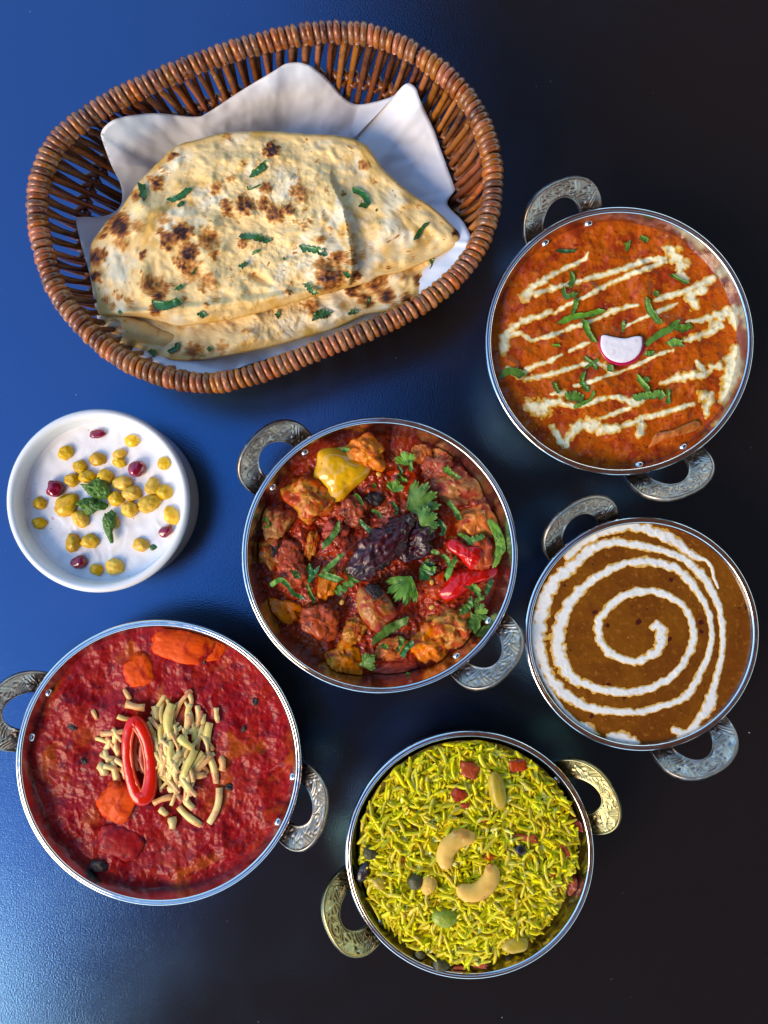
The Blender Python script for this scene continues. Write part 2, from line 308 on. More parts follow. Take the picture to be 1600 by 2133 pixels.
def pad(name, outline, surf, thick, m, lift=0.0, nr=14, nth=48, amp=.0004, freq=400, power=3.0, tilt=(0, 0), dome=0.0, parent=None, seed=1, sink=.0015, jag=0.0, follow=1.0, center=None):
    """a slab that lies on a food surface: outline in photo pixels, rounded edge, uneven top"""
    o = np.array(outline, float); c = np.array(center) if center is not None else o.mean(0)
    T, rr = outline_polar(outline, c, nth)
    if jag: rr = rr * (1 + jag * noise(np.cos(T) * 9, np.sin(T) * 9, seed=seed) + jag * .6 * noise(np.cos(T) * 23, np.sin(T) * 23, seed=seed + 1))
    q = np.linspace(0, 1, nr + 1)[1:]
    px = np.r_[c[0], (c[0] + np.outer(q, rr * np.cos(T))).ravel()]; py = np.r_[c[1], (c[1] + np.outer(q, rr * np.sin(T))).ravel()]
    qq = np.r_[0, np.repeat(q, nth)]
    x, y, z = surf.at(px, py)
    zc = surf.at(c[0], c[1])[2]
    z = zc + (z - zc) * follow
    s = (CAM_H - zc) / FPX
    base = z + lift + tilt[0] * (px - c[0]) * s - tilt[1] * (py - c[1]) * s + dome * (1 - qq ** 2)
    x, y = W(px, py, base)
    top = base + thick * (1 - qq ** power) + amp * fbm(x * freq, y * freq, seed=seed, octv=3) * np.clip((1 - qq) * 4, 0, 1)
    bot = base - sink * np.clip((1 - qq) * 6, 0, 1) - 1e-5
    n = len(px)
    V = np.concatenate([np.stack([x, y, top], 1), np.stack([x, y, bot], 1)])
    F = []
    for k in range(nth):
        k2 = (k + 1) % nth
        F.append([0, 1 + k2, 1 + k]); F.append([n, n + 1 + k, n + 1 + k2])
    g = grid_faces(nr, nth, cv=True, flip=True) + 1
    F += g.tolist() + (g[:, ::-1] + n).tolist()
    r0 = 1 + (nr - 1) * nth
    F += [[r0 + k, r0 + (k + 1) % nth, n + r0 + (k + 1) % nth, n + r0 + k] for k in range(nth)]
    return build(name, fit(V), F, m, parent)

def blob(name, px, py, w, h, rot, surf, m, height=.5, sink=.35, amp=.14, freq=2.2, seed=1, box=2.6, parent=None, nu=36, nv=24):
    """a lumpy morsel; w, h in photo pixels, rot in degrees on the photo"""
    x, y, z = surf.at(px, py); s = (CAM_H - z) / FPX
    a, b = w * s / 2, h * s / 2; c = height * min(a, b) * 1.0
    u = np.linspace(0, 2 * np.pi, nu, endpoint=False); v = np.linspace(-np.pi / 2, np.pi / 2, nv)
    def sp(t, e): return np.sign(t) * np.abs(t) ** e
    e = 2 / box
    Vv, U = np.meshgrid(v, u, indexing='ij')
    X = sp(np.cos(Vv), e) * sp(np.cos(U), e); Y = sp(np.cos(Vv), e) * sp(np.sin(U), e); Z = sp(np.sin(Vv), e)
    d = 1 + amp * fbm(X * freq * .6, Y * freq * .6, Z * freq * .6, seed=seed, octv=4, gain=.55) + amp * .8 * noise(X * .9 + 5, Y * .9, Z * .9, seed=seed + 9)
    X, Y, Z = X * d * a, Y * d * b, Z * d * c
    t = -R(rot); ct, st = math.cos(t), math.sin(t)
    V = np.stack([x + X * ct - Y * st, y + X * st + Y * ct, z + Z + c * (1 - 2 * sink)], -1).reshape(-1, 3)
    return build(name, fit(V), grid_faces(nv, nu, cv=True, flip=True), m, parent)

def shred(name, pts, wd, surf, m, seed=1, lift=.0004, curl=.0011, thick=.00022, jag=.42, parent=None):
    """a cut leaf strip lying on a surface; polyline and width in photo pixels"""
    n = 30; wd = wd * 1.25
    P = catmull(pts, n, closed=False) if len(pts) > 2 else np.array([np.array(pts[0]) * (1 - t) + np.array(pts[1]) * t for t in np.linspace(0, 1, n)], float)
    T = np.gradient(P, axis=0); T /= np.linalg.norm(T, axis=1)[:, None] + 1e-9
    Nn = np.stack([-T[:, 1], T[:, 0]], 1)
    t = np.linspace(0, 1, n)
    r = random.Random(seed)
    ends = [r.uniform(.35, .8), r.uniform(.2, .7)]
    hw = wd / 2 * np.clip(np.minimum(t * 9 + ends[0], (1 - t) * 8 + ends[1]), 0, 1) * (1 + .35 * noise(t * 2.2 + seed * 3.1, t * 0 + .5, seed=seed))
    jag = jag * r.choice((.12, .2, .35, .8)); slant = r.uniform(-.9, .9) * wd
    lobes = r.uniform(3.5, 6) * max(.6, len(pts) / 3)
    rows = []
    for sgn in (-1, -.5, 0, .5, 1):
        tooth = np.abs(((t * lobes + .25 * noise(t * 3 + sgn * 5, t * 0, seed=seed) + (.5 if sgn > 0 else 0) + seed * .37) % 1) - .35)
        j = 1 + (jag * (.45 - 1.7 * (tooth < .13)) * (.4 + r.random()) + .22 * noise(t * 9 + sgn * 9, t * 0 + seed, seed=seed)) * (abs(sgn) == 1)
        rows.append(P + Nn * (hw * np.clip(j, .2, 1.7) * sgn)[:, None] + T * (slant * sgn * .5 * ((t < .06) | (t > .94)))[:, None])
    Q = np.stack(rows, 1)
    px, py = Q[..., 0], Q[..., 1]
    x, y, z = surf.at(px, py)
    zc = z.mean()
    z = zc + (z - zc) * .7
    s_ = np.array([1, .3, 0, .3, 1])[None]; tw = np.array([-1, -.5, 0, .5, 1])[None]
    z = z + lift + curl * (r.uniform(.2, .9) * s_ * (1 if r.random() < .7 else -.5) + 1.0 * np.abs(noise(t * 2.6 + seed, t * 0, seed=seed))[:, None] + .5 * (2 * t - 1)[:, None] ** 2 * r.random() + r.uniform(-.7, .7) * tw * np.sin(t * 3 + seed)[:, None])
    x, y = W(px, py, z)
    N_ = x.size
    V = np.concatenate([np.stack([x, y, z + thick], -1).reshape(-1, 3), np.stack([x, y, z], -1).reshape(-1, 3)])
    nu, nv = x.shape
    g = grid_faces(nu, nv, flip=True)
    F = g.tolist() + (g[:, ::-1] + N_).tolist()
    ring = [j for j in range(nv)] + [i * nv + nv - 1 for i in range(1, nu)] + [(nu - 1) * nv + j for j in range(nv - 2, -1, -1)] + [i * nv for i in range(nu - 2, 0, -1)]
    F += [[ring[k], ring[(k + 1) % len(ring)], N_ + ring[(k + 1) % len(ring)], N_ + ring[k]] for k in range(len(ring))]
    return build(name, fit(V), F, m, parent)

def frond(name, px, py, size, rot, surf, m, seed=1, lobes=5, spread=150, lift=.0006, cup=.0016, parent=None):
    """a coriander leaf: fan of lobes from a stem end at (px, py), pointing to rot (degrees, photo, clockwise from right)"""
    n = 90; t = np.linspace(-1, 1, n)
    a = R(rot) + t * R(spread / 2)
    r = size * (.62 + .26 * np.abs(np.cos(t * lobes * np.pi / 2)) ** .7 + .12 * np.abs(np.cos(t * lobes * np.pi * 1.5 + .4))) * (1 - .25 * np.abs(t) ** 3)
    q = np.linspace(0.02, 1, 12)
    PXg = px + np.outer(q, r * np.cos(a)); PYg = py + np.outer(q, r * np.sin(a))
    x, y, z = surf.at(PXg, PYg)
    zc = float(np.median(z)); z = zc + (z - zc) * .45
    vein = .00025 * np.cos(t * lobes * np.pi)[None] * q[:, None]
    z = z + lift + cup * q[:, None] ** 2 * noise(t * 1.7 + seed, t * 0, seed=seed)[None] + vein + .0008 * q[:, None]
    x, y = W(PXg, PYg, z)
    N_ = x.size
    V = np.concatenate([np.stack([x, y, z + .00035], -1).reshape(-1, 3), np.stack([x, y, z], -1).reshape(-1, 3)])
    g = grid_faces(12, n, flip=True)
    ring = list(range(n)) + [i * n + n - 1 for i in range(1, 12)] + [11 * n + j for j in range(n - 2, -1, -1)] + [i * n for i in range(10, 0, -1)]
    F = g.tolist() + (g[:, ::-1] + N_).tolist() + [[ring[k], ring[(k + 1) % len(ring)], N_ + ring[(k + 1) % len(ring)], N_ + ring[k]] for k in range(len(ring))]
    return build(name, fit(V), F, m, parent)

def stick(name, a, b, wd, surf, m, bend=0.0, lift=.0006, seed=0, squash=.40, parent=None, arch=.0008):
    """a grated stick between two photo points"""
    r = random.Random(seed); n = 9
    t = np.array([0, .012, .17, .33, .5, .67, .83, .985, 1.0])
    a, b = np.array(a, float), np.array(b, float); d = b - a; nn = np.array([-d[1], d[0]])
    P = a + np.outer(t, d) + np.outer(np.sin(t * np.pi) * bend, nn)
    z0 = surf.at(P[:, 0], P[:, 1])[2]
    z0 = z0.mean() + (z0 - z0.mean()) * .4 + lift + arch * np.sin(t * np.pi) + (t - .5) * r.uniform(-.0016, .0016)
    x, y = W(P[:, 0], P[:, 1], z0)
    s = (CAM_H - surf.z0) / FPX
    rad = wd * s / 2 * np.array([.80, 1, 1, 1, 1, 1, 1, .95, .72]) * np.interp(t, np.linspace(0, 1, 4), [r.uniform(.8, 1.15) for _ in range(4)])
    V, F = tube(np.stack([x, y, z0], 1), rad, 6, squash=squash)
    return build(name, fit(V), F, m, parent)

# ------------------------------------------------------------------ the setting
def slab(name, pts, z0, z1, m):
    n = len(pts)
    V = [(p[0], p[1], z0) for p in pts] + [(p[0], p[1], z1) for p in pts]
    F = [list(range(n))[::-1], list(range(n, 2 * n))] + [[k, (k + 1) % n, n + (k + 1) % n, n + k] for k in range(n)]
    return build(name, V, F, m, flat=True)
tag(slab('tabletop', [(-.75, -.6), (.75, -.6), (.75, .6), (-.75, .6)], -.03, 0.0, 'table'), kind='structure')
tag(slab('bounce_ground', [(-14, -14), (14, -14), (14, 14), (-14, 14)], -.80, -.75, 'bounce_paving'), kind='structure')  # ground out of view, added to bounce light up onto the overhead panel
# unseen panel added overhead, outlined to darken the tabletop's reflection on the right
BLOCKER_H = 2.0
def mir(px, py): k = (CAM_H + BLOCKER_H) / FPX; return ((px - CX) * k, -(py - CY) * k)
blocker = catmull([mir(*p) for p in [(720, -900), (740, 0), (780, 700), (570, 1250), (270, 1700), (60, 2080), (-60, 2450), (-120, 3200), (3000, 3600), (5200, 2400), (5200, -600), (3000, -1600)]], 90)
tag(slab('reflection_blocker', blocker.tolist(), BLOCKER_H, BLOCKER_H + .01, 'blocker'), kind='structure')

# ------------------------------------------------------------------ kadai bowls
ZR = .045
def wall_r(Rb, z):
    d = ZR - z
    return Rb - .0034 - .30 * d
def kadai(pxc, pyc, rpx, handles, label, warm=()):
    s = (CAM_H - ZR) / FPX; Rb = rpx * s
    x, y = W(pxc, pyc, ZR); c = (float(x), float(y))
    root = empty('serving_bowl', (c[0], c[1], 0))
    tag(root, label, 'bowl', 'steel serving bowls with two engraved handles')
    ri = Rb - .0034
    prof = [(0, .0022), (Rb * .45, .0024), (Rb * .66, .0045), (wall_r(Rb, .016) - .004, .0090), (wall_r(Rb, .016), .016)]
    prof = catmull(prof, 18, closed=False).tolist() + [(wall_r(Rb, z), z) for z in np.linspace(.0165, ZR - .0006, 10)]
    VESSELS.append((c, ZR, lambda z: wall_r(Rb, z)))
    V, F = lathe(prof, c)
    build('pan', V, F, 'steel', root)
    out = [(max(r + .0013, 0), z - .0006) for r, z in prof[::-1]]
    out[-1] = (0, .0006)
    V, F = lathe(out, c)
    a_ = np.arctan2(V[:, 1] - c[1], V[:, 0] - c[0])           # hammered dimples outside
    k_ = .0005 * np.abs(noise(np.cos(a_) * 9, np.sin(a_) * 9, V[:, 2] * 130, seed=2)) * (V[:, 2] > .012)
    V[:, 0] -= np.cos(a_) * k_; V[:, 1] -= np.sin(a_) * k_
    build('outer_shell', V, F, 'shell', root)
    # rolled rim: a flat lip with a fine groove
    rp = [(ri - .0001, ZR - .0022), (ri - .0001, ZR - .0006), (ri + .0005, ZR), (ri + .0012, ZR + .0001), (ri + .0015, ZR - .0003), (ri + .0018, ZR + .0001), (ri + .0027, ZR - .0001),
          (ri + .0033, ZR - .0009), (ri + .0034, ZR - .0020), (ri + .0028, ZR - .0029), (ri + .0016, ZR - .0030)]
    V, F = lathe(rp, c, 160, closed=True)
    build('rim', V, F, 'rim', root)
    for hd in handles:
        build_handle(root, c, Rb, hd, 'cast_warm' if hd in warm else 'cast')
    return root, c, Rb
def build_handle(root, c, Rb, deg, hm):
    th0 = R(deg); Rw = wall_r(Rb, ZR - .013) + .0012; z0 = ZR - .014; el = R(47)
    nu, nv = 210, 32
    u = np.linspace(0, 1, nu); ph = np.pi * u
    def sp(t, e): return np.sign(t) * np.abs(t) ** e
    oA, oB, iA, iB = .0248, .0326, .0130, .0234
    Oa, Ob = oA * sp(np.cos(ph), .80), oB * sp(np.sin(ph), .72)
    Ia, Ib = iA * sp(np.cos(ph), 1.0), iB * sp(np.sin(ph), .95)
    v = np.linspace(0, 1, nv)
    A = Ia[:, None] + (Oa - Ia)[:, None] * v; B = Ib[:, None] + (Ob - Ib)[:, None] * v
    # scrolled leaf relief on the inner face
    arc = np.r_[0, np.cumsum(np.hypot(np.diff((Oa + Ia) / 2), np.diff((Ob + Ib) / 2)))]
    sm = np.abs(arc - arc[-1] / 2)[:, None] * 1000; vv = v[None] * 8.5
    cell = np.floor(sm / 6.5); lu = sm - cell * 6.5
    sg = np.where(cell % 2 == 0, 1, -1)                   # leaves that lean in and out by turns
    ax_ = lu / 6.5 * 2 - 1; by = (vv - 4.25) / 4.25 * sg
    mid = by - .55 * ax_ + .25 * ax_ ** 2                  # the leaf's midrib
    leaf = np.clip(1 - (mid / .95) ** 2 - (ax_ / 1.05) ** 4, 0, 1)
    veins = np.sin((np.abs(mid) * 1.5 + ax_ * 1.15 * np.sign(mid + 1e-6) * .4 + ax_ * .9) * 8.5)
    rel = np.where(leaf > .05, veins * .8 + .5 * leaf, -.9 + .6 * np.sin(np.hypot(ax_ - 1, by + .8 * sg) * 13))
    rel = np.where(np.abs(mid) < .10, -1.0, rel)
    d2 = np.hypot(sm / 3.4, (vv - 4.25) / 2.6)
    rel = np.where(d2 < 1, np.cos(d2 * 8.5), rel)
    rel = np.tanh(rel * 2.0)
    band = smooth(.06, .16, v)[None] * smooth(.06, .16, 1 - v)[None]
    lip = 1 - smooth(.02, .10, np.minimum(v, 1 - v))[None]
    up = .00021 * rel * band + .0005 * lip
    up[:, 0] -= .0005; up[:, -1] -= .0004
    t = .0028
    topN = np.broadcast_to(up, A.shape)
    bot_v = np.linspace(1, 0, 6)
    Ab = Ia[:, None] + (Oa - Ia)[:, None] * bot_v; Bb = Ib[:, None] + (Ob - Ib)[:, None] * bot_v
    A = np.concatenate([A, Ab], 1); B = np.concatenate([B, Bb], 1)
    Nn = np.concatenate([topN, np.broadcast_to(-t * np.array([.75, 1, 1, 1, 1, .75]), Ab.shape)], 1)
    al = th0 + A / (Rw + .012)
    rad = Rw + B * math.cos(el) - Nn * math.sin(el)
    Z = z0 + B * math.sin(el) + Nn * math.cos(el)
    X = c[0] + rad * np.cos(al); Y = c[1] + rad * np.sin(al)
    V = np.stack([X, Y, Z], -1).reshape(-1, 3)
    n2 = A.shape[1]
    F = grid_faces(nu, n2, cv=True).tolist() + [list(range(n2)), list(range((nu - 1) * n2, nu * n2))[::-1]]
    h = build('handle', V, F, hm, root)
    for sgn in (-1, 1):                                   # rivet heads on the inside wall
        a = th0 + sgn * .0140 / Rb
        zz = ZR - .0075; r0 = wall_r(Rb, zz)
        nrm = Vector((-math.cos(a), -math.sin(a), .30)).normalized()
        p = Vector((c[0] + r0 * math.cos(a), c[1] + r0 * math.sin(a), zz)) - nrm * .0004
        prof = [(.0001, .0019), (.0012, .0018), (.0020, .0015), (.0024, .0008), (.00245, -.0010)]
        V, F = lathe(prof, (0, 0), 16)
        mt = nrm.to_track_quat('Z', 'Y').to_matrix()
        V = np.array([p + mt @ Vector(v_) for v_ in V])
        build('rivet', V, F, 'rim', h)

def gravy(name, c, Rb, zf, H, m, label, n=280):
    gx, gy = disk_grid(n)
    Rf = wall_r(Rb, zf) + .0006
    X, Y = c[0] + gx * Rf, c[1] + gy * Rf
    Z = H(X, Y)
    o = build(name, np.stack([X, Y, Z], -1).reshape(-1, 3), grid_faces(n, n, flip=False), m, None, origin=(c[0], c[1], zf - .01))
    tag(o, label, 'curry')
    return o, X, Y, Z
def cream_on(parent, X, Y, Z, strokes, xf, m, thick=.0007, **kw):
    n = X.shape[0]
    px, py = PX(X, Y, Z)
    mk = seg_mask(px, py, strokes, xf, **kw)
    f = grid_faces(n, n)
    mf = mk.ravel()
    keep = mf[f].max(1) > -.3
    f = f[keep]
    used = np.unique(f); idx = np.full(n * n, -1); idx[used] = np.arange(len(used))
    Zc = Z + thick * (smooth(-.25, .65, mk) * 1.35 - .35)
    V = np.stack([X, Y, Zc], -1).reshape(-1, 3)[used]
    return build('cream_drizzle', V, idx[f], m, parent, attrs={'edge': np.clip(mf[used], 0, 1)})

# ---- bowl 1, top right: butter gravy with cream
b1, c1, R1 = kadai(1291, 710, 281, (114, -68), 'steel bowl of orange gravy striped with cream, at the upper right')
zf1 = ZR - .008
def H1(x, y):
    r = np.hypot(x - c1[0], y - c1[1]) / R1
    k = smooth(1.0, .86, r)
    bil = np.abs(noise(x * 105, y * 105, seed=4)) * 1.0
    return zf1 + k * (.0014 * fbm(x * 55, y * 55, seed=1, octv=3) + .0017 * (1 - bil) * smooth(-.1, .5, noise(x * 45, y * 45, seed=9)) + .00042 * np.clip(fbm(x * 300, y * 300, seed=2, octv=2), -.2, 1))
g1, X, Y, Z = gravy('curry', c1, R1, zf1, H1, 'gravy_makhani', 'orange butter curry striped with cream and dotted with herbs', 320)
S1 = Surf(H1, zf1)
Z3 = (980, 310, .3875)
CREAM1 = [[(285,790,25),(330,745,18),(420,690,15),(500,650,14),(560,620,12),(620,590,10),(635,555,8)], [(300,785,30),(370,770,16),(480,740,14),(570,715,13),(690,680,15),(780,660,16),(850,630,15),(950,600,16),(1050,590,15)],
 [(600,805,8),(680,760,13),(760,720,13),(850,680,13),(950,640,15),(1050,605,15)], [(460,880,10),(500,850,13),(560,820,8),(600,800,8)], [(185,1080,26),(175,1020,24),(215,970,22),(280,925,17),(350,905,15),(430,880,15)],
 [(200,1000,18),(270,990,13),(330,1030,11),(420,1010,13),(500,980,11),(580,945,15),(640,930,11),(700,905,11),(770,870,14),(850,850,13),(900,840,8)], [(1060,540,25),(1100,570,42),(1140,620,32),(1120,670,26),(1160,700,18)],
 [(1000,810,14),(1060,790,17),(1140,770,15),(1210,740,18),(1280,710,22),(1310,690,15)], [(1180,800,35),(1205,840,26)], [(1180,790,35),(1250,755,30)], [(830,960,6),(880,930,8),(950,900,9),(1050,860,13),(1110,830,10)],
 [(1160,930,8),(1240,920,13),(1300,900,18),(1380,880,30),(1410,900,26),(1425,960,18)], [(1290,965,20),(1350,915,24)], [(1150,1030,12),(1220,1010,18),(1300,980,18),(1350,950,15)],
 [(300,1185,14),(360,1160,13),(430,1140,13),(490,1105,8)], [(200,1180,13),(250,1215,20),(300,1235,15),(370,1225,14),(430,1215,14),(500,1190,13),(600,1160,13),(660,1150,11),(720,1160,15),(760,1210,8)], [(535,1085,9),(600,1055,13),(640,1040,8)],
 [(680,1235,8),(760,1215,11),(830,1190,9),(900,1160,10),(1000,1110,11),(1090,1080,9)], [(1030,1260,13),(1100,1235,20),(1180,1220,22),(1250,1210,24),(1290,1190,15)], [(1215,1140,11),(1250,1195,22)], [(560,1275,9),(620,1260,13),(700,1235,8)],
 [(310,1370,25),(340,1385,38),(385,1395,48),(420,1370,26),(480,1360,20),(560,1385,13),(640,1370,13),(720,1340,15),(800,1330,9)], [(430,1320,8),(500,1310,20)], [(800,1340,15),(860,1360,27),(900,1370,20),(960,1320,10)],
 [(440,1490,16),(480,1570,20),(510,1590,22),(540,1540,20),(560,1500,26),(620,1480,36),(680,1500,36),(760,1510,22),(820,1490,16),(900,1460,16),(1000,1430,15),(1100,1400,15),(1200,1370,13)], [(700,1450,10),(780,1420,14),(860,1390,10)],
 [(905,1540,16),(920,1500,27),(930,1450,12)], [(1425,1070,20),(1405,1130,36),(1400,1200,38),(1385,1280,36),(1355,1340,22)], [(1340,1170,26),(1290,1170,15)], [(1240,1330,22),(1290,1320,22),(1270,1390,22),(1270,1440,12)]]
cream_on(g1, X, Y, Z, [[(a, b, c * 1.22) for a, b, c in st] for st in CREAM1], Z3, 'cream', thick=.00030, wob=.66, seed=3, nscale=13.0)

H_MAIN = [  # cut coriander on the orange curry: points, width, label
 ([(540,660),(550,700),(530,740)],26,'frilly green leaf strip across a cream stripe, upper left of the orange curry'),
 ([(495,745),(515,795),(570,775)],20,'hook shaped green shred below the frilly leaf strip on the orange curry'),
 ([(570,800),(562,850),(545,890)],20,'short upright green leaf strip left of centre in the orange curry'),
 ([(475,940),(550,905),(640,890),(715,865)],22,'long slanted green leaf strip left of centre in the orange curry'),
 ([(615,920),(630,980),(670,1040)],28,'wide green leaf strip hanging down beside the radish slice on its left'),
 ([(950,800),(960,860),(1020,940)],28,'wide curved green leaf strip above right of the radish slice'),
 ([(940,1055),(1010,1000),(1070,970),(1120,920)],26,'long green leaf strip rising from the right edge of the radish slice'),
 ([(1090,955),(1140,965),(1190,950)],28,'short green leaf crossing the right end of the strip beside the radish'),
 ([(1065,1055),(1100,1040),(1140,1050)],30,'small frilly green leaf right of the radish slice'),
 ([(935,1100),(985,1100)],22,'tiny green leaf scrap touching the lower right of the radish'),
 ([(610,1120),(650,1150),(680,1185)],14,'thin twiggy green shred below left of the radish slice'),
 ([(690,1130),(645,1160),(615,1180)],12,'thin green shred crossing the twiggy one below left of the radish'),
 ([(610,1200),(598,1260),(640,1300)],20,'curled green leaf strip in the lower left half of the orange curry'),
 ([(510,1335),(560,1330),(605,1350)],34,'broad green leaf at the lower left of the orange curry'),
 ([(555,1390),(640,1350),(665,1300)],16,'curved green stem hooking up from the broad leaf, lower left of the orange curry'),
 ([(895,1225),(930,1265),(965,1305)],26,'green leaf strip leaning into the flat pale strip, lower centre of the orange curry'),
 ([(875,1340),(960,1325),(1045,1320)],32,'flat pale green leaf strip lying level, lower centre of the orange curry'),
 ([(1065,1295),(1060,1370)],20,'short dark upright leaf scrap at the right end of the flat pale strip'),
 ([(160,1215),(220,1195),(285,1220)],34,'green leaf lying against the left edge of the orange curry'),
 ([(445,1255),(475,1315)],16,'small bright green stem by the lower left cream blob of the orange curry'),
 ([(1075,675),(1120,700),(1170,725)],14,'bright green stem lying on the upper right cream pool'),
 ([(460,545),(515,552),(570,548)],14,'dull olive strip near the top left of the orange curry'),
 ([(845,500),(843,545)],24,'small yellow green scrap at the top of the orange curry'),
 ([(910,475),(955,495)],24,'dark green scrap beside the top edge of the orange curry'),
 ([(822,925),(820,985)],14,'small green shred just above the radish slice'),
 ([(752,1160),(752,1198)],24,'small round green scrap just below the radish slice'),
 ([(440,1056),(482,1058)],12,'tiny green fleck in the left of the orange curry'),
 ([(930,1230),(960,1250)],18,'tiny green scrap right of centre below the radish in the orange curry'),
 ([(985,770),(1010,785)],20,'dark green scrap above the wide curved strip in the orange curry')]
for k, (p, wd, lab) in enumerate(H_MAIN):
    tag(shred('coriander_shred', XF(p, Z3), wd * .3875, S1, 'coriander' if k != 21 else 'coriander_dark', seed=k + 40, lift=.0007, curl=.0007), lab, 'herb', 'green coriander on the orange curry')
# radish half slice
rc = (980 + 812 * .3875, 310 + 1050 * .3875); rr_ = 122 * .3875
arc = [(rc[0] + rr_ * math.cos(a), rc[1] + rr_ * math.sin(a) * .94) for a in np.linspace(R(-20), R(205), 15)]
arc += [(980 + 760 * .3875, 310 + 1012 * .3875), (980 + 830 * .3875, 310 + 1022 * .3875), (980 + 890 * .3875, 310 + 1010 * .3875)]
rad_root = empty('radish_slice', S1.at(*rc)); tag(rad_root, 'white radish slice with a pink skin edge in the orange curry', 'radish')
pad('flesh', [((p[0] - rc[0]) * .92 + rc[0], (p[1] - rc[1]) * .91 + rc[1] - 2.0) for p in arc], S1, .0004, 'radish', lift=.0026, power=8, tilt=(0, .06), follow=.1, nth=80, amp=.0001, parent=rad_root)
pad('skin', arc, S1, .0006, 'radish_skin', lift=.0019, power=8, tilt=(0, .06), follow=.1, nth=80, amp=0, parent=rad_root)
o = pad('pepper_flake', XF([(960,1600),(1000,1530),(1090,1510),(1200,1460),(1240,1475),(1220,1510),(1110,1545),(1030,1570),(975,1612)], Z3), S1, .0016, 'chunk_orange', lift=.0012, amp=.0007, freq=300, jag=.06, seed=5, center=(980 + 1090 * .3875, 310 + 1530 * .3875))
tag(o, 'crumpled orange flake at the lower right of the orange curry', 'vegetable')

# ---- bowl 2, centre: mushroom and pepper masala
b2, c2, R2 = kadai(791, 1157, 289, (137, -42), 'steel bowl of dark mushroom masala in the middle of the table')
zf2 = ZR - .0165
def H2(x, y):
    r = np.hypot(x - c2[0], y - c2[1]) / R2
    k = smooth(.97, .76, r)
    lump = np.clip(noise(x * 62, y * 62, seed=21) + .35 * noise(x * 140, y * 140, seed=22), -.5, 1)
    return zf2 + k * (.0032 + .0052 * lump + .0016 * np.abs(noise(x * 210, y * 210, seed=23)) + .0008 * fbm(x * 420, y * 420, seed=24, octv=3))
g2, X, Y, Z = gravy('curry', c2, R2, zf2, H2, 'gravy_kadai', 'lumpy dark red masala sauce under the mushrooms and herbs', 320)
S2 = Surf(H2, zf2 + .004)
Z5 = (480, 840, .39375)
def c5(x, y): return 480 + x * .39375, 840 + y * .39375
CH2 = [ # x, y, w, h, rot, material, height, label, category
 (720,262,175,140,20,'chunk_orange',.9,'orange mushroom lump right of the yellow pepper piece','mushroom'),
 (425,495,205,190,35,'mushroom',.9,'large grey brown mushroom piece just below the yellow pepper','mushroom'),
 (1190,445,215,190,25,'mushroom',.85,'brown mushroom piece at the upper right of the mushroom masala','mushroom'),
 (1292,630,170,170,50,'chunk_orange',.8,'orange mushroom piece left of the tall coriander leaf on the rim','mushroom'),
 (1330,790,130,150,0,'chunk_red',.8,'red brown lump above the long red pepper piece','vegetable'),
 (1180,1175,200,190,-15,'mushroom',.95,'tan mushroom piece at the lower right of the masala','mushroom'),
 (1050,1265,180,170,20,'chunk_orange',.9,'orange piece left of the lower right tan mushroom','mushroom'),
 (595,1365,170,200,-25,'chunk_orange',.95,'orange mushroom piece at the bottom left of the masala','mushroom'),
 (668,1195,100,130,10,'mushroom',.9,'small tan piece left below the sliced mushroom','mushroom'),
 (850,1300,150,95,-10,'chunk_orange',.8,'flat orange piece under the coriander at the bottom of the masala','vegetable'),
 (290,1095,165,100,25,'chunk_orange',.8,'orange wedge at the lower left of the masala','mushroom'),
 (515,945,75,150,10,'chunk_orange',.8,'narrow orange strip left of the dried chili','vegetable'),
 (335,905,160,130,30,'chunk_red',.85,'red lump under the left hand coriander','vegetable'),
 (1010,270,100,90,20,'chunk_orange',.9,'orange piece near the top of the masala','vegetable'),
 (1125,275,95,75,20,'mushroom',.9,'olive brown piece near the top right of the masala','mushroom'),
 (235,640,125,170,15,'mushroom',.8,'olive piece against the left wall of the masala','mushroom'),
 (655,560,150,140,0,'chunk_red',.85,'red piece below the yellow pepper corner','vegetable'),
 (930,385,150,120,20,'chunk_red',.8,'red brown lump between top coriander sprigs','vegetable'),
 (220,785,130,140,0,'mushroom',.75,'brown mushroom piece at the left end of the masala','mushroom'),
 (430,745,60,130,10,'mushroom',.8,'narrow green brown strip left of the dried chili','vegetable'),
 (1085,150+200,130,120,0,'chunk_red',.8,'red lump above the upper right mushroom','vegetable'),
 (560,690,120,110,0,'chunk_red',.7,'red lump beside the upper left coriander strip','vegetable'),
 (300,800,150,160,0,'chunk_red',.6,'dark red lump near the left of the masala','vegetable'),
 (1090,960,150,140,0,'chunk_red',.6,'red lump left of the long red pepper','vegetable'),
 (480,1150,180,150,20,'chunk_red',.6,'red lump at the lower left beside the orange wedge','vegetable'),
 (900,1390,200,90,0,'chunk_red',.6,'flat red lump along the bottom edge of the masala','vegetable')]
for k, (x, y, w_, h_, r_, m_, ht, lab, cat) in enumerate(CH2):
    o = blob('mushroom_piece' if cat == 'mushroom' else 'vegetable_piece', *c5(x, y), w_ * .394 * 1.12, h_ * .394 * 1.12, r_, S2, m_, height=ht * .78, sink=.46, amp=.34, freq=2.6, seed=60 + k * 3, box=2.25, nu=56, nv=36)
    tag(o, lab, cat)
tag(pad('yellow_pepper_piece', XF([(470,250),(560,235),(650,275),(745,325),(715,400),(650,455),(590,515),(525,512),(490,450),(440,395),(455,320)], Z5), S2, .0025, 'pepper_yellow', lift=.0052, dome=.0035, power=4, follow=.15, amp=.0008, freq=110, nth=72, nr=20, sink=.004, tilt=(-.05, .08)),
    'large glossy yellow pepper square at the upper left of the masala', 'pepper')
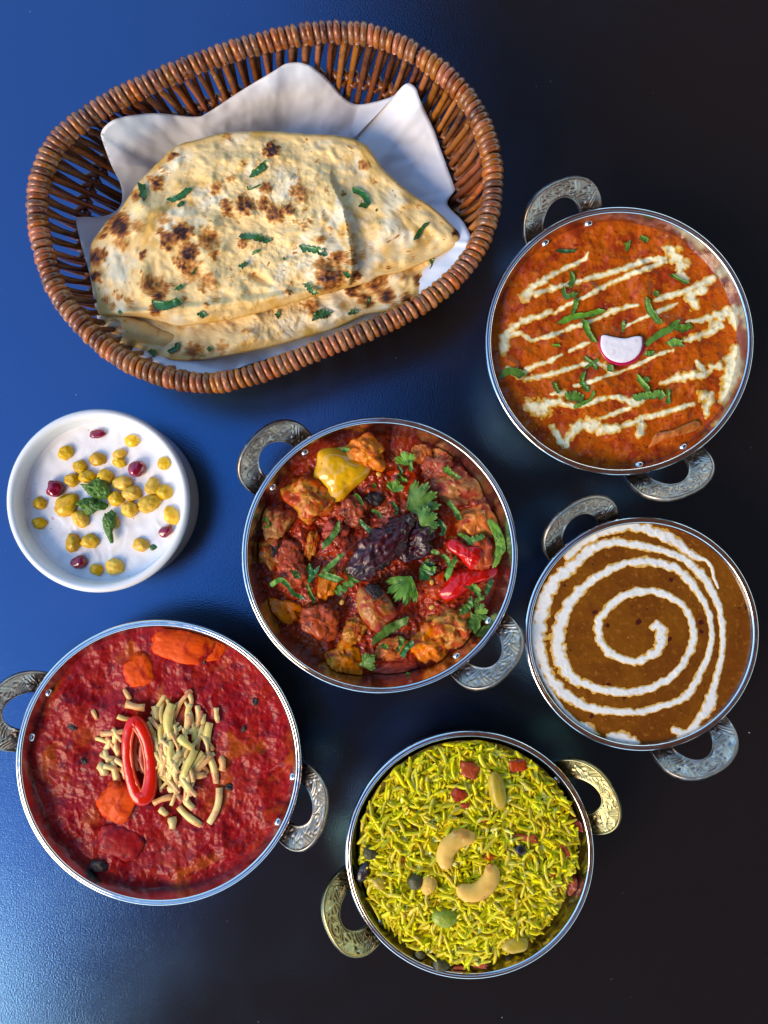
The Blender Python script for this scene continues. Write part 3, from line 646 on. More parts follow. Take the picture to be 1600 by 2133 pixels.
tag(pad('red_pepper_piece', XF([(1100,1005),(1135,945),(1180,895),(1260,868),(1330,868),(1408,862),(1405,915),(1320,955),(1260,990),(1200,1030),(1140,1045)], Z5), S2, .0022, 'pepper_red', lift=.0045, dome=.002, power=4, follow=.3, amp=.0004, nth=72, sink=.004, center=c5(1235, 945)),
    'long bright red pepper strip at the right of the masala', 'pepper')
tag(pad('red_pepper_piece', XF([(1142,740),(1185,712),(1250,750),(1318,755),(1340,820),(1325,860),(1270,880),(1215,820),(1165,785)], Z5), S2, .002, 'pepper_red', lift=.0052, dome=.001, power=4, follow=.3, amp=.0006, nth=64, sink=.004, center=c5(1262, 805)),
    'small red pepper piece above the long red pepper strip', 'pepper')
# sliced mushroom with dark gills
sm_ = empty('mushroom_slice', S2.at(*c5(770, 1080))); tag(sm_, 'tan mushroom slice with dark gills below the dried chili', 'mushroom')
pad('cap', XF([(680,975),(730,960),(770,980),(810,985),(860,1060),(880,1120),(820,1170),(780,1215),(720,1170),(680,1110),(668,1040)], Z5), S2, .002, 'mushroom', lift=.0062, dome=.002, follow=.2, amp=.0006, nth=72, sink=.004, parent=sm_)
pad('gills', XF([(715,975),(745,950),(790,970),(805,1010),(780,1050),(755,1055),(730,1030)], Z5), S2, .0014, 'gill', lift=.0098, dome=.0006, follow=.1, amp=.0009, freq=700, nth=48, sink=.002, jag=.08, parent=sm_)
tag(blob('charred_piece', *c5(758, 508), 36, 26, 20, S2, 'gill', height=.8, amp=.3, seed=5, sink=.2), 'small black charred bit right below the yellow pepper', 'vegetable')
tag(blob('mushroom_piece', *c5(230, 775), 26, 30, 20, Surf(lambda x, y: H2(x, y) + .002, zf2 + .006), 'gill', height=.6, amp=.3, seed=6, sink=.3), 'black gill bit on the leftmost brown mushroom', 'mushroom')
# dried chili: a wrinkled, bent pod
def dried_chili():
    P = catmull([c5(655, 915), c5(705, 850), c5(790, 775), c5(870, 700), c5(925, 640), c5(965, 600)], 60, closed=False)
    z = zf2 + .0125 + .003 * np.sin(np.linspace(0, np.pi, 60))
    x, y = W(P[:, 0], P[:, 1], z)
    t = np.linspace(0, 1, 60)
    rad = .0098 * np.clip(np.sin(np.clip(t * .88 + .10, 0, 1) * np.pi), .12, 1) ** .55
    ns = 56
    V, F = tube(np.stack([x, y, z], 1), rad, ns, squash=.62)
    ctr = np.repeat(np.stack([x, y, z], 1), ns, 0)
    d = V - ctr
    aa = np.tile(np.linspace(0, 2 * np.pi, ns, endpoint=False), 60); t2 = np.repeat(t, ns)
    ca, sa = np.cos(aa), np.sin(aa)
    wq = noise(ca * 1.3, sa * 1.3, t2 * 5, seed=9)
    wr = np.abs(noise(ca * 3.0 + wq, sa * 3.0 + wq * .6, t2 * 5.0, seed=5)) * .75 + np.abs(noise(ca * 5 + wq, sa * 5, t2 * 11, seed=6)) * .45 + .09 * noise(ca * 9, sa * 9, t2 * 20, seed=7)
    V = ctr + d * (.70 + .80 * wr)[:, None]
    return build('dried_chili', V, F, 'dried_chili')
tag(dried_chili(), 'dark wrinkled dried chili in the middle of the mushroom masala', 'chili')
tag(blob('dried_chili', *c5(970, 745), 72, 62, -30, Surf(lambda x, y: H2(x, y) + .003, zf2 + .007), 'dried_chili', height=.8, amp=.42, freq=2.4, seed=15, sink=.25, nu=60, nv=40), 'dark crumpled chili end at the right of the long dried chili', 'chili')
S2h = Surf(lambda x, y: H2(x, y) + .0048, zf2 + .008)
for k, (x, y, lab) in enumerate([(955,492,'pale seed under the top coriander leaf of the masala'),(785,376,'pale seed right of the yellow pepper piece'),(455,1130,'pale seed at the lower left of the masala'),(1065,945,'pale seed left of the long red pepper strip'),
                                 (590,1052,'pale seed left of the sliced mushroom'),(1065,1078,'pale seed above the lower right tan mushroom'),(985,498,'second pale seed under the top coriander leaf of the masala'),(1205,795,'pale seed by the small red pepper piece')]):
    tag(blob('chili_seed', *c5(x, y), 12, 9, 30 * k, Surf(lambda x, y: H2(x, y) + .003, zf2 + .007), 'seed', height=.6, amp=.05, seed=k, sink=.1, nu=14, nv=10), lab, 'seed')
FR2 = [(930,560,190,-28,5,'large coriander leaf pointing up right above the dried chili'),(1000,640,110,-30,4,'coriander leaf tucked below the large one above the dried chili'),
       (860,470,70,-70,3,'small coriander leaf above the dried chili, left of the large leaf'),(960,915,165,125,5,'fan shaped coriander leaf right of the sliced mushroom'),
       (930,330,80,-100,3,'small frilly coriander leaf near the top of the masala'),(1290,1110,75,-10,4,'coriander leaf in the lower right corner of the masala'),(1320,1160,70,150,4,'lowest coriander leaf beside the right hand rivet of the masala'),
       (700,1385,75,-30,3,'coriander leaf at the bottom edge of the masala'),(1000,870,90,20,4,'dark coriander leaf right of the dried chili')]
for k, (x, y, s_, r_, l_, lab) in enumerate(FR2):
    tag(frond('coriander_leaf', *c5(x, y), s_ * .394, r_, S2h, 'coriander' if k != 8 else 'coriander_dark', seed=k + 3, lobes=l_, spread=110 if k in (0, 3) else 140, lift=.003 if k in (0, 1, 2) else .001), lab, 'herb', 'coriander leaves on the mushroom masala')
S2r = Surf(lambda x, y: np.full(np.shape(x), ZR - .007), ZR - .007)
tag(pad('coriander_leaf', XF([(1350,640),(1375,612),(1420,650),(1440,690),(1468,760),(1440,800),(1410,860),(1370,860),(1400,800),(1400,730),(1380,680)], Z5), S2r, .0004, 'coriander', lift=0, power=6, amp=.0006, jag=.10, seed=9, nth=90, sink=.0004, tilt=(.12, 0), center=c5(1417, 745)),
    'tall serrated coriander leaf standing against the right wall of the masala bowl', 'herb')
SH2 = [([(890,330),(905,365),(890,375)],16,'short shred below the frilly leaf near the top of the masala'),([(950,305),(955,360)],16,'short upright shred right of the frilly top leaf of the masala'),([(1130,340),(1165,370),(1205,400)],28,'flat shred on the upper right mushroom of the masala'),
 ([(485,760),(530,715),(580,640)],26,'long shred pointing up right, left of the dried chili'),([(680,625),(715,655),(745,685)],22,'short shred just above the dried chili on its left'),([(1155,520),(1190,570),(1215,620)],24,'shred running down between the right hand mushrooms'),
 ([(1205,690),(1250,715),(1280,750)],22,'shred on top of the small red pepper piece'),([(1275,725),(1345,700)],24,'shred at the left foot of the tall serrated leaf'),([(1165,715),(1195,740),(1215,775)],24,'pale shred at the left of the small red pepper piece'),
 ([(1195,815),(1165,870),(1140,930)],24,'shred along the left of the long red pepper strip'),([(750,1265),(830,1200),(940,1145)],36,'long frilly shred below the sliced mushroom'),([(905,1235),(900,1280),(880,1310)],22,'hooked shred right below the long frilly shred'),
 ([(905,1340),(935,1290),(970,1265)],26,'shred rising at the bottom right of the masala'),([(690,1390),(730,1360),(760,1330)],26,'dark shred at the bottom edge, left of the flat orange piece'),([(555,1005),(620,960),(680,910)],34,'broad shred left of the sliced mushroom'),
 ([(495,890),(545,845),(592,795)],20,'thin shred pointing up right beside the dried chili tail'),([(410,855),(425,900),(420,950)],24,'upright shred over the red lump at the left of the masala'),([(480,900),(530,920),(590,938)],28,'level shred left of the dried chili tail'),
 ([(335,885),(355,925)],26,'small square leaf scrap at the left of the masala'),([(210,965),(265,935),(310,970)],22,'arched shred near the left wall of the masala'),([(300,960),(340,1010),(390,1030)],16,'thin shred running down at the left of the masala'),
 ([(405,960),(425,1010),(445,1050)],18,'shred hanging down below the left hand coriander'),([(1005,775),(1050,780),(1105,795)],18,'thin shred right of the dried chili'),([(745,565),(780,580),(800,610)],14,'thin shred under the black charred bit'),
 ([(850,520),(880,560),(870,590)],16,'shred hanging from the small leaf above the dried chili'),([(1255,960),(1300,985),(1310,1020)],30,'leaf scrap below the right end of the long red pepper'),([(1215,1110),(1260,1075),(1280,1040)],32,'broad shred at the lower right over the masala wall'),
 ([(1310,1090),(1300,1050),(1345,1020)],20,'thin shred rising at the lower right wall'),([(1350,1010),(1370,960),(1385,925)],20,'upright shred below the tall serrated leaf'),([(930,1425),(955,1450)],16,'tiny scrap on the bottom wall of the masala bowl'),
 ([(530,265),(580,245),(630,250)],18,'shred lying on the top edge of the yellow pepper'),([(800,1275),(830,1295)],18,'tiny scrap on the flat orange piece'),([(1010,690),(1050,720),(1020,760)],14,'curled thin stem right of the dried chili'),([(640,930),(600,870)],10,'thin stem by the tail of the dried chili'),
 ([(185,600),(195,660)],24,'green scrap against the left wall of the masala'),([(755,430),(770,445)],14,'tiny scrap below the orange lump of the masala'),
 ([(1100,620),(1130,660),(1120,700)],22,'curled shred left of the upper right orange piece of the masala'),([(985,700),(1010,730),(1060,735)],24,'shred at the right end of the dried chili'),([(880,380),(905,400),(935,410)],18,'shred under the frilly top leaf of the masala'),([(1120,800),(1150,830),(1150,860)],18,'short shred left of the small red pepper piece'),
 ([(430,930),(450,890),(470,870)],20,'shred rising beside the level one left of the dried chili tail'),([(1270,1120),(1300,1150),(1310,1190)],28,'leaf strip at the lower right wall of the masala bowl'),([(1015,860),(1060,880),(1090,870)],20,'shred right of the dark coriander leaf in the masala'),([(655,480),(680,500),(700,540)],14,'thin shred right below the yellow pepper')]
for k, (p, wd, lab) in enumerate(SH2):
    tag(shred('coriander_shred', XF(p, Z5), wd * .394, S2h, 'coriander' if k % 4 else 'coriander_dark', seed=k + 140, lift=.0012 + .001 * (k % 3 == 0)), lab, 'herb', 'cut coriander on the mushroom masala')

# ---- bowl 3, right: lentils with a cream spiral
b3, c3, R3 = kadai(1338, 1321, 245, (120, -64), 'small steel bowl of brown lentils with a cream spiral, at the right')
zf3 = ZR - .0024
def H3(x, y):
    r = np.hypot(x - c3[0], y - c3[1]) / R3
    k = smooth(.99, .9, r)
    return zf3 + .0007 * smooth(.93, 1.0, r) + k * (.00035 * fbm(x * 60, y * 60, seed=31, octv=2) + .00028 * np.clip(fbm(x * 260, y * 260, seed=32, octv=3), 0, 1))
g3, X, Y, Z = gravy('curry', c3, R3, zf3, H3, 'gravy_dal', 'smooth brown lentil curry with a white cream spiral', 320)
Z6 = (1080, 1000, .325)
SP = [(865,945,24),(890,925,25),(915,970,40),(915,1030,42),(890,1085,35),(830,1135,28),(750,1165,26),(660,1145,25),(580,1110,25),(530,1040,26),(505,960,28),(520,890,26),(580,810,26),(660,750,28),(760,715,26),(860,712,24),(950,735,25),(1030,780,22),(1085,840,22),(1115,920,24),(1125,1010,26),(1100,1100,26),(1050,1190,25),(970,1270,26),(850,1335,25),(720,1360,25),(600,1355,27),(480,1330,29),(380,1290,33),(300,1220,37),(258,1120,39),(252,1010,39),(272,900,35),(320,800,31),(390,710,31),(480,640,27),(600,565,26),(700,530,26),(800,520,29),(900,530,26),(1000,560,28),(1080,620,28),(1135,700,26),(1190,780,22),(1228,870,20),(1242,960,18),(1235,1060,20),(1200,1170,22),(1150,1270,25),(1090,1370,29),(1040,1410,24),(950,1440,21),(850,1470,25),(740,1490,24),(620,1485,26),(500,1470,29),(390,1430,35),(290,1370,33),(220,1300,29),(172,1210,27),(142,1110,30),(125,1000,38),(138,880,42),(175,750,40),(225,650,38),(310,580,34),(380,520,34),(450,450,34),(540,410,31),(640,395,29),(690,410,22),(760,415,27),(880,440,25),(980,470,23),(1070,510,26),(1140,570,29),(1200,640,31),(1250,730,26),(1290,830,22),(1308,930,22),(1312,1030,20),(1302,1130,20),(1280,1230,20),(1250,1330,25),(1230,1420,42),(1200,1480,36),(1150,1540,26),(1100,1600,20)]
CREAM3 = [SP, [(320,480,26),(400,400,32),(500,350,27),(600,310,30),(720,295,32),(830,315,34),(920,350,36),(1000,390,36),(1060,440,29),(1130,490,23),(1200,510,11),(1240,560,13),(1250,620,11),(1280,690,9)],
 [(400,1570,20),(450,1605,42),(500,1650,26)], [(590,1640,26),(680,1660,46),(760,1690,26)], [(1000,1600,26),(1050,1630,23),(1000,1680,13)], [(1050,1630,20),(1150,1590,26)], [(90,920,22),(95,1000,26),(100,1090,16)], [(105,1100,10),(125,1200,10),(190,1330,10),(280,1460,10),(380,1560,12)]]
cream_on(g3, X, Y, Z, [[(a, b, c * (1.12 + .25 * (a < 330))) for a, b, c in st] for st in CREAM3], Z6, 'cream_dal', thick=.00030, wob=.44, seed=8, nscale=14.0)

# ---- bowl 4, lower left: red curry with cheese and a chili ring
b4, c4, R4 = kadai(330, 1590, 299, (160, -18), 'largest steel bowl, filled with crimson curry, at the lower left')
zf4 = ZR - .009
def H4(x, y):
    r = np.hypot(x - c4[0], y - c4[1]) / R4
    k = smooth(1.0, .84, r)
    rid = 1 - np.abs(noise(x * 120 + .6 * noise(x * 60, y * 60, seed=3), y * 120, seed=41))
    return zf4 + k * (.0012 + .0032 * fbm(x * 42, y * 42, seed=42, octv=2) + .0009 * rid ** 2 * smooth(-.2, .4, noise(x * 50, y * 50, seed=47)) + .0006 * fbm(x * 210, y * 210, seed=43, octv=3, gain=.5))
g4, X, Y, Z = gravy('curry', c4, R4, zf4, H4, 'gravy_red', 'rough crimson vegetable curry topped with cheese and a chili ring', 320)
S4 = Surf(H4, zf4 + .001)
Z7 = (0, 1260, .4375)
def c7(x, y): return x * .4375, 1260 + y * .4375
for k, (x, y, w_, h_, r_, ht, lab) in enumerate([(870,195,290,150,8,.55,'large orange pepper chunk at the top of the crimson curry'),(660,315,140,150,-20,.45,'red orange pepper chunk below left of the largest one in the crimson curry'),
        (560,935,170,190,30,.45,'orange pepper square below the chili ring'),(570,1130,220,180,10,.35,'sauce coated pepper chunk at the lower middle of the crimson curry'),(1010,215,120,100,10,.4,'small orange chunk beside the top one in the crimson curry')]):
    tag(blob('pepper_piece', *c7(x, y), w_ * .4375, h_ * .4375, r_, S4, 'pepper_orange' if k != 3 else 'gravy_red', height=ht * .85, sink=.54, amp=.15, freq=1.7, seed=80 + k, box=2.6, nu=70, nv=40), lab, 'pepper')
CHS = [(480,615,600,600,30),(560,530,620,545,25),(600,470,690,490,42),(740,480,745,560,45),(820,470,820,650,58),(820,650,812,750,32),(890,410,912,470,30),(912,470,890,530,30),(1030,490,1040,560,28),(965,520,950,570,45),(920,560,930,650,35),(880,600,950,590,30),(850,630,920,685,40),(1000,560,985,660,40),
 (985,700,1030,850,36),(1050,720,1058,790,38),(1045,870,995,1040,40),(930,690,870,820,36),(965,700,900,790,24),(870,830,910,910,30),(900,805,975,810,32),(800,790,800,835,45),(760,640,780,720,30),(730,600,752,700,30),(845,850,800,880,40),(825,912,730,945,32),(850,960,960,1050,40),(820,1010,822,1065,45),(760,970,795,1000,38),(880,920,922,970,38),
 (560,650,570,720,30),(525,640,500,690,30),(540,740,570,855,36),(500,690,522,765,28),(470,760,500,810,45),(590,750,600,830,26),(560,945,642,915,36),(590,400,620,450,25),(440,500,462,545,25),(660,670,650,720,18),(630,720,690,800,18),(700,560,720,640,34),(770,570,770,650,34),(860,700,800,760,28),(780,740,760,790,34),(950,620,1000,650,30),(540,600,545,660,28),(580,600,560,640,26),(830,740,850,800,26),(740,700,790,760,30),(900,520,890,590,30)]
for _ in range(84):
    a_, r_ = rnd.uniform(0, 6.28), math.sqrt(rnd.random())
    x_, y_ = 800 + 195 * r_ * math.cos(a_), 690 + 235 * r_ * math.sin(a_)
    if x_ < 745: x_ = 745 + (745 - x_) * .5
    l_, q_ = rnd.uniform(40, 85), rnd.uniform(-.9, .9) + math.pi / 2
    CHS.insert(len(CHS), (x_ - l_ * math.cos(q_), y_ - l_ * math.sin(q_), x_ + l_ * math.cos(q_), y_ + l_ * math.sin(q_), rnd.uniform(15, 27)))
for x_, y_ in ((530, 660), (515, 720), (560, 690), (575, 760), (530, 780), (600, 800), (490, 650), (560, 620)):
    q_ = rnd.uniform(.3, 2.4); CHS.append((x_ - 38 * math.cos(q_), y_ - 38 * math.sin(q_), x_ + 38 * math.cos(q_), y_ + 38 * math.sin(q_), rnd.uniform(22, 34)))
CH_L = {0:'pale cheese stick sticking out to the left above the chili ring', 1:'short cheese curl at the top tip of the chili ring', 2:'wide cheese piece above the chili ring',4:'thick bright cheese stick at the top of the cheese heap',6:'cheese curl highest on the crimson curry',8:'cheese shred at the upper right corner of the cheese heap',
 14:'long cheese shred right of the heap, above the lowest right shred',15:'short cheese piece at the far right of the cheese heap',16:'long cheese shred slanting down at the lower right of the heap',26:'long cheese shred at the bottom of the heap, slanting down right',27:'cheese stub lowest in the cheese heap',36:'cheese stick lying on the orange pepper square below the chili ring',37:'cheese flake half sunk above the chili ring, upper left',38:'leftmost cheese flake half sunk in the crimson curry',32:'long upright cheese shred left of the chili ring'}
S4h = Surf(lambda x, y: H4(x, y) + .0026 * smooth(.030, .008, np.hypot(x - W(*c7(800, 730), zf4)[0], (y - W(*c7(800, 730), zf4)[1]))), zf4 + .002)
for k, (ax, ay, bx_, by_, wd) in enumerate(CHS):
    o = stick('cheese_shred', c7(ax, ay), c7(bx_, by_), wd * .4375 * (.98 if k < 50 else 1.0), S4h, 'cheese_bright' if k in (4, 5, 10, 12, 17, 18, 21, 13, 22, 42, 44) else ('cheese_soaked' if (k * 7) % 5 == 0 or k in (2, 15, 37, 38) else 'cheese'), bend=rnd.uniform(-.12, .12), lift=.0000 + .0011 * rnd.random() + (.0012 if k in (4, 17, 12) else 0), seed=k)
    tag(o, CH_L.get(k, 'pale grated cheese shred in the thick of the heap on the crimson curry'), 'cheese', 'grated cheese on the crimson curry')
# chili ring: an oblique slice of a red chili
def chili_ring():
    cx, cy = 664, 735
    root = empty('chili_ring', S4.at(*c7(cx, cy))); tag(root, 'glossy red chili slice, a long open ring left of the cheese', 'chili')
    n = 90; t = np.linspace(0, 2 * np.pi, n, endpoint=False)
    ct, st = np.cos(t), np.sin(t)
    a = 172 * np.where(st > 0, 1.0, 1.0); 
    lx = 53 * ct * (1 - .18 * (st < 0) * st * st); ly = 180 * np.sign(st) * np.abs(st) ** .92
    rot = R(-7); X_ = cx + lx * math.cos(rot) - ly * math.sin(rot); Y_ = cy + lx * math.sin(rot) + ly * math.cos(rot)
    P = np.stack(c7(X_, Y_), 1)
    z = S4.at(P[:, 0], P[:, 1])[2]; z = np.full(n, z.mean() + .0042) - .0011 * st
    x, y = W(P[:, 0], P[:, 1], z)
    C = np.stack([x, y, z], 1)
    ctr = C.mean(0); D = C - ctr; D[:, 2] = 0
    T = np.roll(C, -1, 0) - np.roll(C, 1, 0); T /= np.linalg.norm(T, axis=1)[:, None]
    Nr = np.cross(T, [0, 0, 1.0]); Nr *= np.sign((Nr * D).sum(1))[:, None]
    ns = 12; aa = np.linspace(0, 2 * np.pi, ns, endpoint=False)
    wdt = .0030 + .0014 * np.clip(st, 0, 1) ** 2 + .0004 * np.clip(-st, 0, 1) ** 3
    hgt = .0022 + .0012 * np.clip(st, 0, 1)
    def se(v, e): return np.sign(v) * np.abs(v) ** e
    V = (C[:, None] + Nr[:, None] * (wdt[:, None] * se(np.cos(aa), .5))[..., None] + np.array([0, 0, 1.0]) * (hgt[:, None] * se(np.sin(aa), .5))[..., None]).reshape(-1, 3)
    V = V + (.00022 * noise(V[:, 0] * 320, V[:, 1] * 320, V[:, 2] * 320, seed=8))[:, None]
    build('flesh', V, grid_faces(n, ns, cu=True, cv=True), 'chili_red', root)
    C2 = C - Nr * (wdt * .80)[:, None] + np.array([0, 0, 1.0]) * (hgt * .80)[:, None]
    rr2 = (.00085 + .0003 * noise(np.cos(t) * 4, np.sin(t) * 4, seed=4))[:, None, None]
    V = (C2[:, None] + Nr[:, None] * rr2 * np.cos(aa)[None, :, None] + np.array([0, 0, 1.0]) * rr2 * .5 * np.sin(aa)[None, :, None]).reshape(-1, 3)
    build('inner_wall', V, grid_faces(n, ns, cu=True, cv=True), 'chili_inner', root)
    for k, (p0, p1, p2, wd_) in enumerate([((655, 600), (640, 700), (655, 790), 14), ((680, 640), (672, 730), (690, 800), 12), ((640, 700), (665, 740), (690, 765), 9)]):
        Q = catmull([c7(*p0), c7(*p1), c7(*p2)], 10, closed=False); zz = S4h.at(Q[:, 0], Q[:, 1])[2] + .0022
        xx, yy = W(Q[:, 0], Q[:, 1], zz)
        V, F = tube(np.stack([xx, yy, zz], 1), wd_ * .4375 * .26e-3 / 1.0 * np.array([.5, .8, 1, 1.1, 1, .9, 1, 1, .8, .4]), 8)
        build('membrane', V, F, 'chili_pith', root)
chili_ring()
for k, (x, y, w_, lab) in enumerate([(470,1240,80,'black charred bit near the bottom left wall of the crimson curry'),(1092,866,44,'black herb bit right of the cheese'),(345,580,40,'dark bit in the left of the crimson curry'),(400,745,36,'dark bit left of the cheese heap'),(968,270,30,'dark bit below the largest orange pepper chunk'),(1215,460,36,'dark bit in the upper right of the crimson curry'),(1160,590,30,'dark bit right of the cheese heap near the wall')]):
    tag(blob('charred_bit', *c7(x, y), w_ * .4375, w_ * .30, 20 * k, S4, 'gill', height=.5, amp=.4, seed=k + 2, sink=.35, nu=18, nv=12), lab, 'vegetable')

# ---- bowl 5, bottom: yellow rice
b5, c5_, R5 = kadai(979, 1782, 260, (26.5, 207), 'steel bowl heaped with yellow rice, at the bottom', (26.5, 207))
def H5(x, y):
    r = np.hypot(x - c5_[0], y - c5_[1]) / R5
    a = np.arctan2(y - c5_[1], x - c5_[0])
    low = .007 * smooth(.70, .97, r) * smooth(.55, 1.0, np.cos(a - R(-32))) + .002 * smooth(.7, .95, r) * smooth(.6, 1, np.cos(a - R(205)))
    return ZR - .0035 + .0065 * (1 - r ** 2) - .0022 * smooth(.82, .98, r) - low + .0016 * noise(x * 55, y * 55, seed=51)
gx, gy = disk_grid(90)
Rf = wall_r(R5, ZR - .012)
X, Y = c5_[0] + gx * Rf, c5_[1] + gy * Rf
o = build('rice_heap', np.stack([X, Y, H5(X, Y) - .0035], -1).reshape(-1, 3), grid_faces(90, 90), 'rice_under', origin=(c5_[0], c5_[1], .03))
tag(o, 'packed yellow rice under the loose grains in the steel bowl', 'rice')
S5 = Surf(H5, ZR)
Z8 = (650, 1490, .425)
def c8(x, y): return 650 + x * .425, 1490 + y * .425
grain_v = []
for k in range(14):
    L_ = rnd.uniform(.0086, .0128); bend = rnd.uniform(.05, .55) * (1 if k % 4 else 2.0)
    t = np.linspace(-1, 1, 9); ang = t * bend
    P = np.stack([np.sin(ang) / bend * L_ / 2, (1 - np.cos(ang)) / bend * L_ / 2, .0003 * np.sin(t * 2 + k)], 1)
    P[:, 1] -= P[:, 1].mean()
    rad = .00102 * np.array([.34, .78, .95, 1.0, 1.02, 1.0, .94, .78, .36]) * rnd.uniform(.9, 1.12)
    grain_v.append(tube(P, rad, 7, squash=.85))
def rot3(yaw, pit, rol):
    return np.array((Matrix.Rotation(yaw, 3, 'Z') @ Matrix.Rotation(pit, 3, 'Y') @ Matrix.Rotation(rol, 3, 'X')))
keepout = [(c8(720, 665), 46), (c8(815, 820), 46)]
def grain_spot(rmax):
    while True:
        a, r = rnd.uniform(0, 2 * np.pi), math.sqrt(rnd.random()) * rmax
        x, y = c5_[0] + r * math.cos(a), c5_[1] + r * math.sin(a)
        return x, y, r / rmax
def in_wall(x, y, z): return math.hypot(x - c5_[0], y - c5_[1]) < wall_r(R5, min(z, ZR)) - .0022
bulk = []
count = 0
NB = 3300
while count < NB:
    x, y, q = grain_spot(R5 - .0045)
    lay = rnd.random()
    z = float(H5(x, y)) - .0026 + .0028 * lay
    k = rnd.randrange(14); V, F = grain_v[k]; V = V * rnd.uniform(.82, 1.12)
    Mx = rot3(rnd.uniform(0, 6.28), rnd.gauss(0, .36), rnd.uniform(0, 6.28) if rnd.random() < .5 else rnd.gauss(0, .5))
    Vw = V @ Mx.T + np.array([x, y, z])
    ends = Vw[[0, -1]]
    if not all(in_wall(e[0], e[1], e[2]) for e in ends): continue
    bulk.append((Vw, F)); count += 1
V, F = join(bulk)
tag(build('rice_grains', V, F, 'rice', origin=(c5_[0], c5_[1], .03)), 'mass of yellow rice grains filling the steel bowl', 'rice', kind='stuff')
grain_me = []
for k, (V, F) in enumerate(grain_v):
    me = bpy.data.meshes.new('rice_grain'); me.from_pydata(V.tolist(), [], F); me.polygons.foreach_set('use_smooth', np.ones(len(F), bool)); me.materials.append(M['rice']); grain_me.append(me)
spots = [(795, 120, 1.2, .1), (650, 660, 0, 0)]
cnt = 0; placed = []
while cnt < 300:
    x, y, q = grain_spot(R5 - .0050)
    z = float(H5(x, y)) + .0006 + .0013 * rnd.random()
    px, py = PX(x, y, z)
    if any(math.hypot(px - a[0], py - a[1]) < r for a, r in keepout): continue
    if any((x - p[0]) ** 2 + (y - p[1]) ** 2 < .0046 ** 2 for p in placed): continue
    yaw = rnd.uniform(0, 6.28); L_ = .0045
    if not all(in_wall(x + s * L_ * math.cos(yaw), y + s * L_ * math.sin(yaw), z) for s in (-1, 1)): continue
    placed.append((x, y))
    o = bpy.data.objects.new('rice_grain', grain_me[rnd.randrange(14)]); col.objects.link(o)
    e = .004
    gxs = (float(H5(x + e * math.cos(yaw), y + e * math.sin(yaw))) - float(H5(x - e * math.cos(yaw), y - e * math.sin(yaw)))) / (2 * e)
    o.location = (x, y, z); o.scale = (rnd.uniform(.85, 1.15),) * 3
    o.rotation_euler = (Matrix.Rotation(yaw, 3, 'Z') @ Matrix.Rotation(-math.atan(gxs) + rnd.gauss(0, .24), 3, 'Y') @ Matrix.Rotation(rnd.choice((0, math.pi)) + rnd.gauss(0, .3), 3, 'X')).to_euler()
    tag(o, 'curved yellow rice grain lying on top of the rice in the steel bowl', 'rice grain', 'loose yellow rice grains')
    cnt += 1
def cashew(pts, wds, lab, m='cashew', lift=.003):
    P = catmull([c8(*p) for p in pts], 26, closed=False); z = S5.at(P[:, 0], P[:, 1])[2]; z = np.full(26, z.mean() + lift)
    x, y = W(P[:, 0], P[:, 1], z); t = np.linspace(0, 1, 26)
    rad = np.interp(t, np.linspace(0, 1, len(wds)), wds) * .425 * .257e-3 / 2
    rad = rad * np.clip(np.sqrt(np.clip(1 - (2 * t - 1) ** 10, .02, 1)), .15, 1)
    V, F = tube(np.stack([x, y, z], 1), rad, 20, squash=.72)
    V = V + (.0003 * noise(V[:, 0] * 260, V[:, 1] * 260, V[:, 2] * 260, seed=3))[:, None]
    return tag(build('cashew', V, F, m), lab, 'nut')
cashew([(800,612),(755,598),(705,612),(662,655),(652,705),(668,752)], [58,84,88,92,84,66], 'whole cashew curling down, left of the pair on the yellow rice')
cashew([(712,838),(750,866),(800,868),(850,838),(880,785),(872,728)], [58,84,92,94,84,62], 'browner whole cashew curling up, right of the pair on the yellow rice')
SO = Surf(lambda x, y: H5(x, y) + .0004, ZR)
for k, (x, y, w_, h_, r_, m_, lab, nm, cat) in enumerate([(905,365,85,190,-12,'cashew_wet','long half buried cashew above the pair on the rice','cashew','nut'),(570,825,75,95,20,'cashew','half hidden cashew beside the dark berry left of the pair','cashew','nut'),(990,1115,135,85,-5,'cashew_wet','half buried cashew at the bottom right of the rice','cashew','nut'),(330,818,75,60,20,'cashew_wet','cashew tip at the left edge of the rice','cashew','nut'),
   (505,808,78,78,0,'peppercorn','round dark berry left of the cashews in the rice','berry','berry'),(285,668,72,68,0,'peppercorn','dark berry at the upper left edge of the rice','berry','berry'),(630,1215,90,72,0,'peppercorn','dark berry at the bottom edge of the rice','berry','berry'),(965,1195,72,74,0,'peppercorn','round dark berry at the bottom right edge of the rice','berry','berry'),(530,1165,56,50,0,'peppercorn','half hidden dark berry at the lower left of the rice','berry','berry'),(1018,655,60,50,20,'raisin','dark raisin right of the upper cashew','raisin','raisin'),
   (255,760,60,115,25,'raisin','long black raisin at the left edge of the rice','raisin','raisin'),(225,820,40,90,15,'raisin','black raisin against the left wall of the rice bowl','raisin','raisin'),(648,985,125,95,10,'pea','green pea among the rice below the cashews','pea','pea')]):
    tag(blob(nm, *c8(x, y), w_ * .425, h_ * .425, r_, SO, m_, height=.8, sink=.30 if m_ != 'pea' else .38, amp=.10, seed=k + 3, box=2.1, nu=30, nv=20), lab, cat)
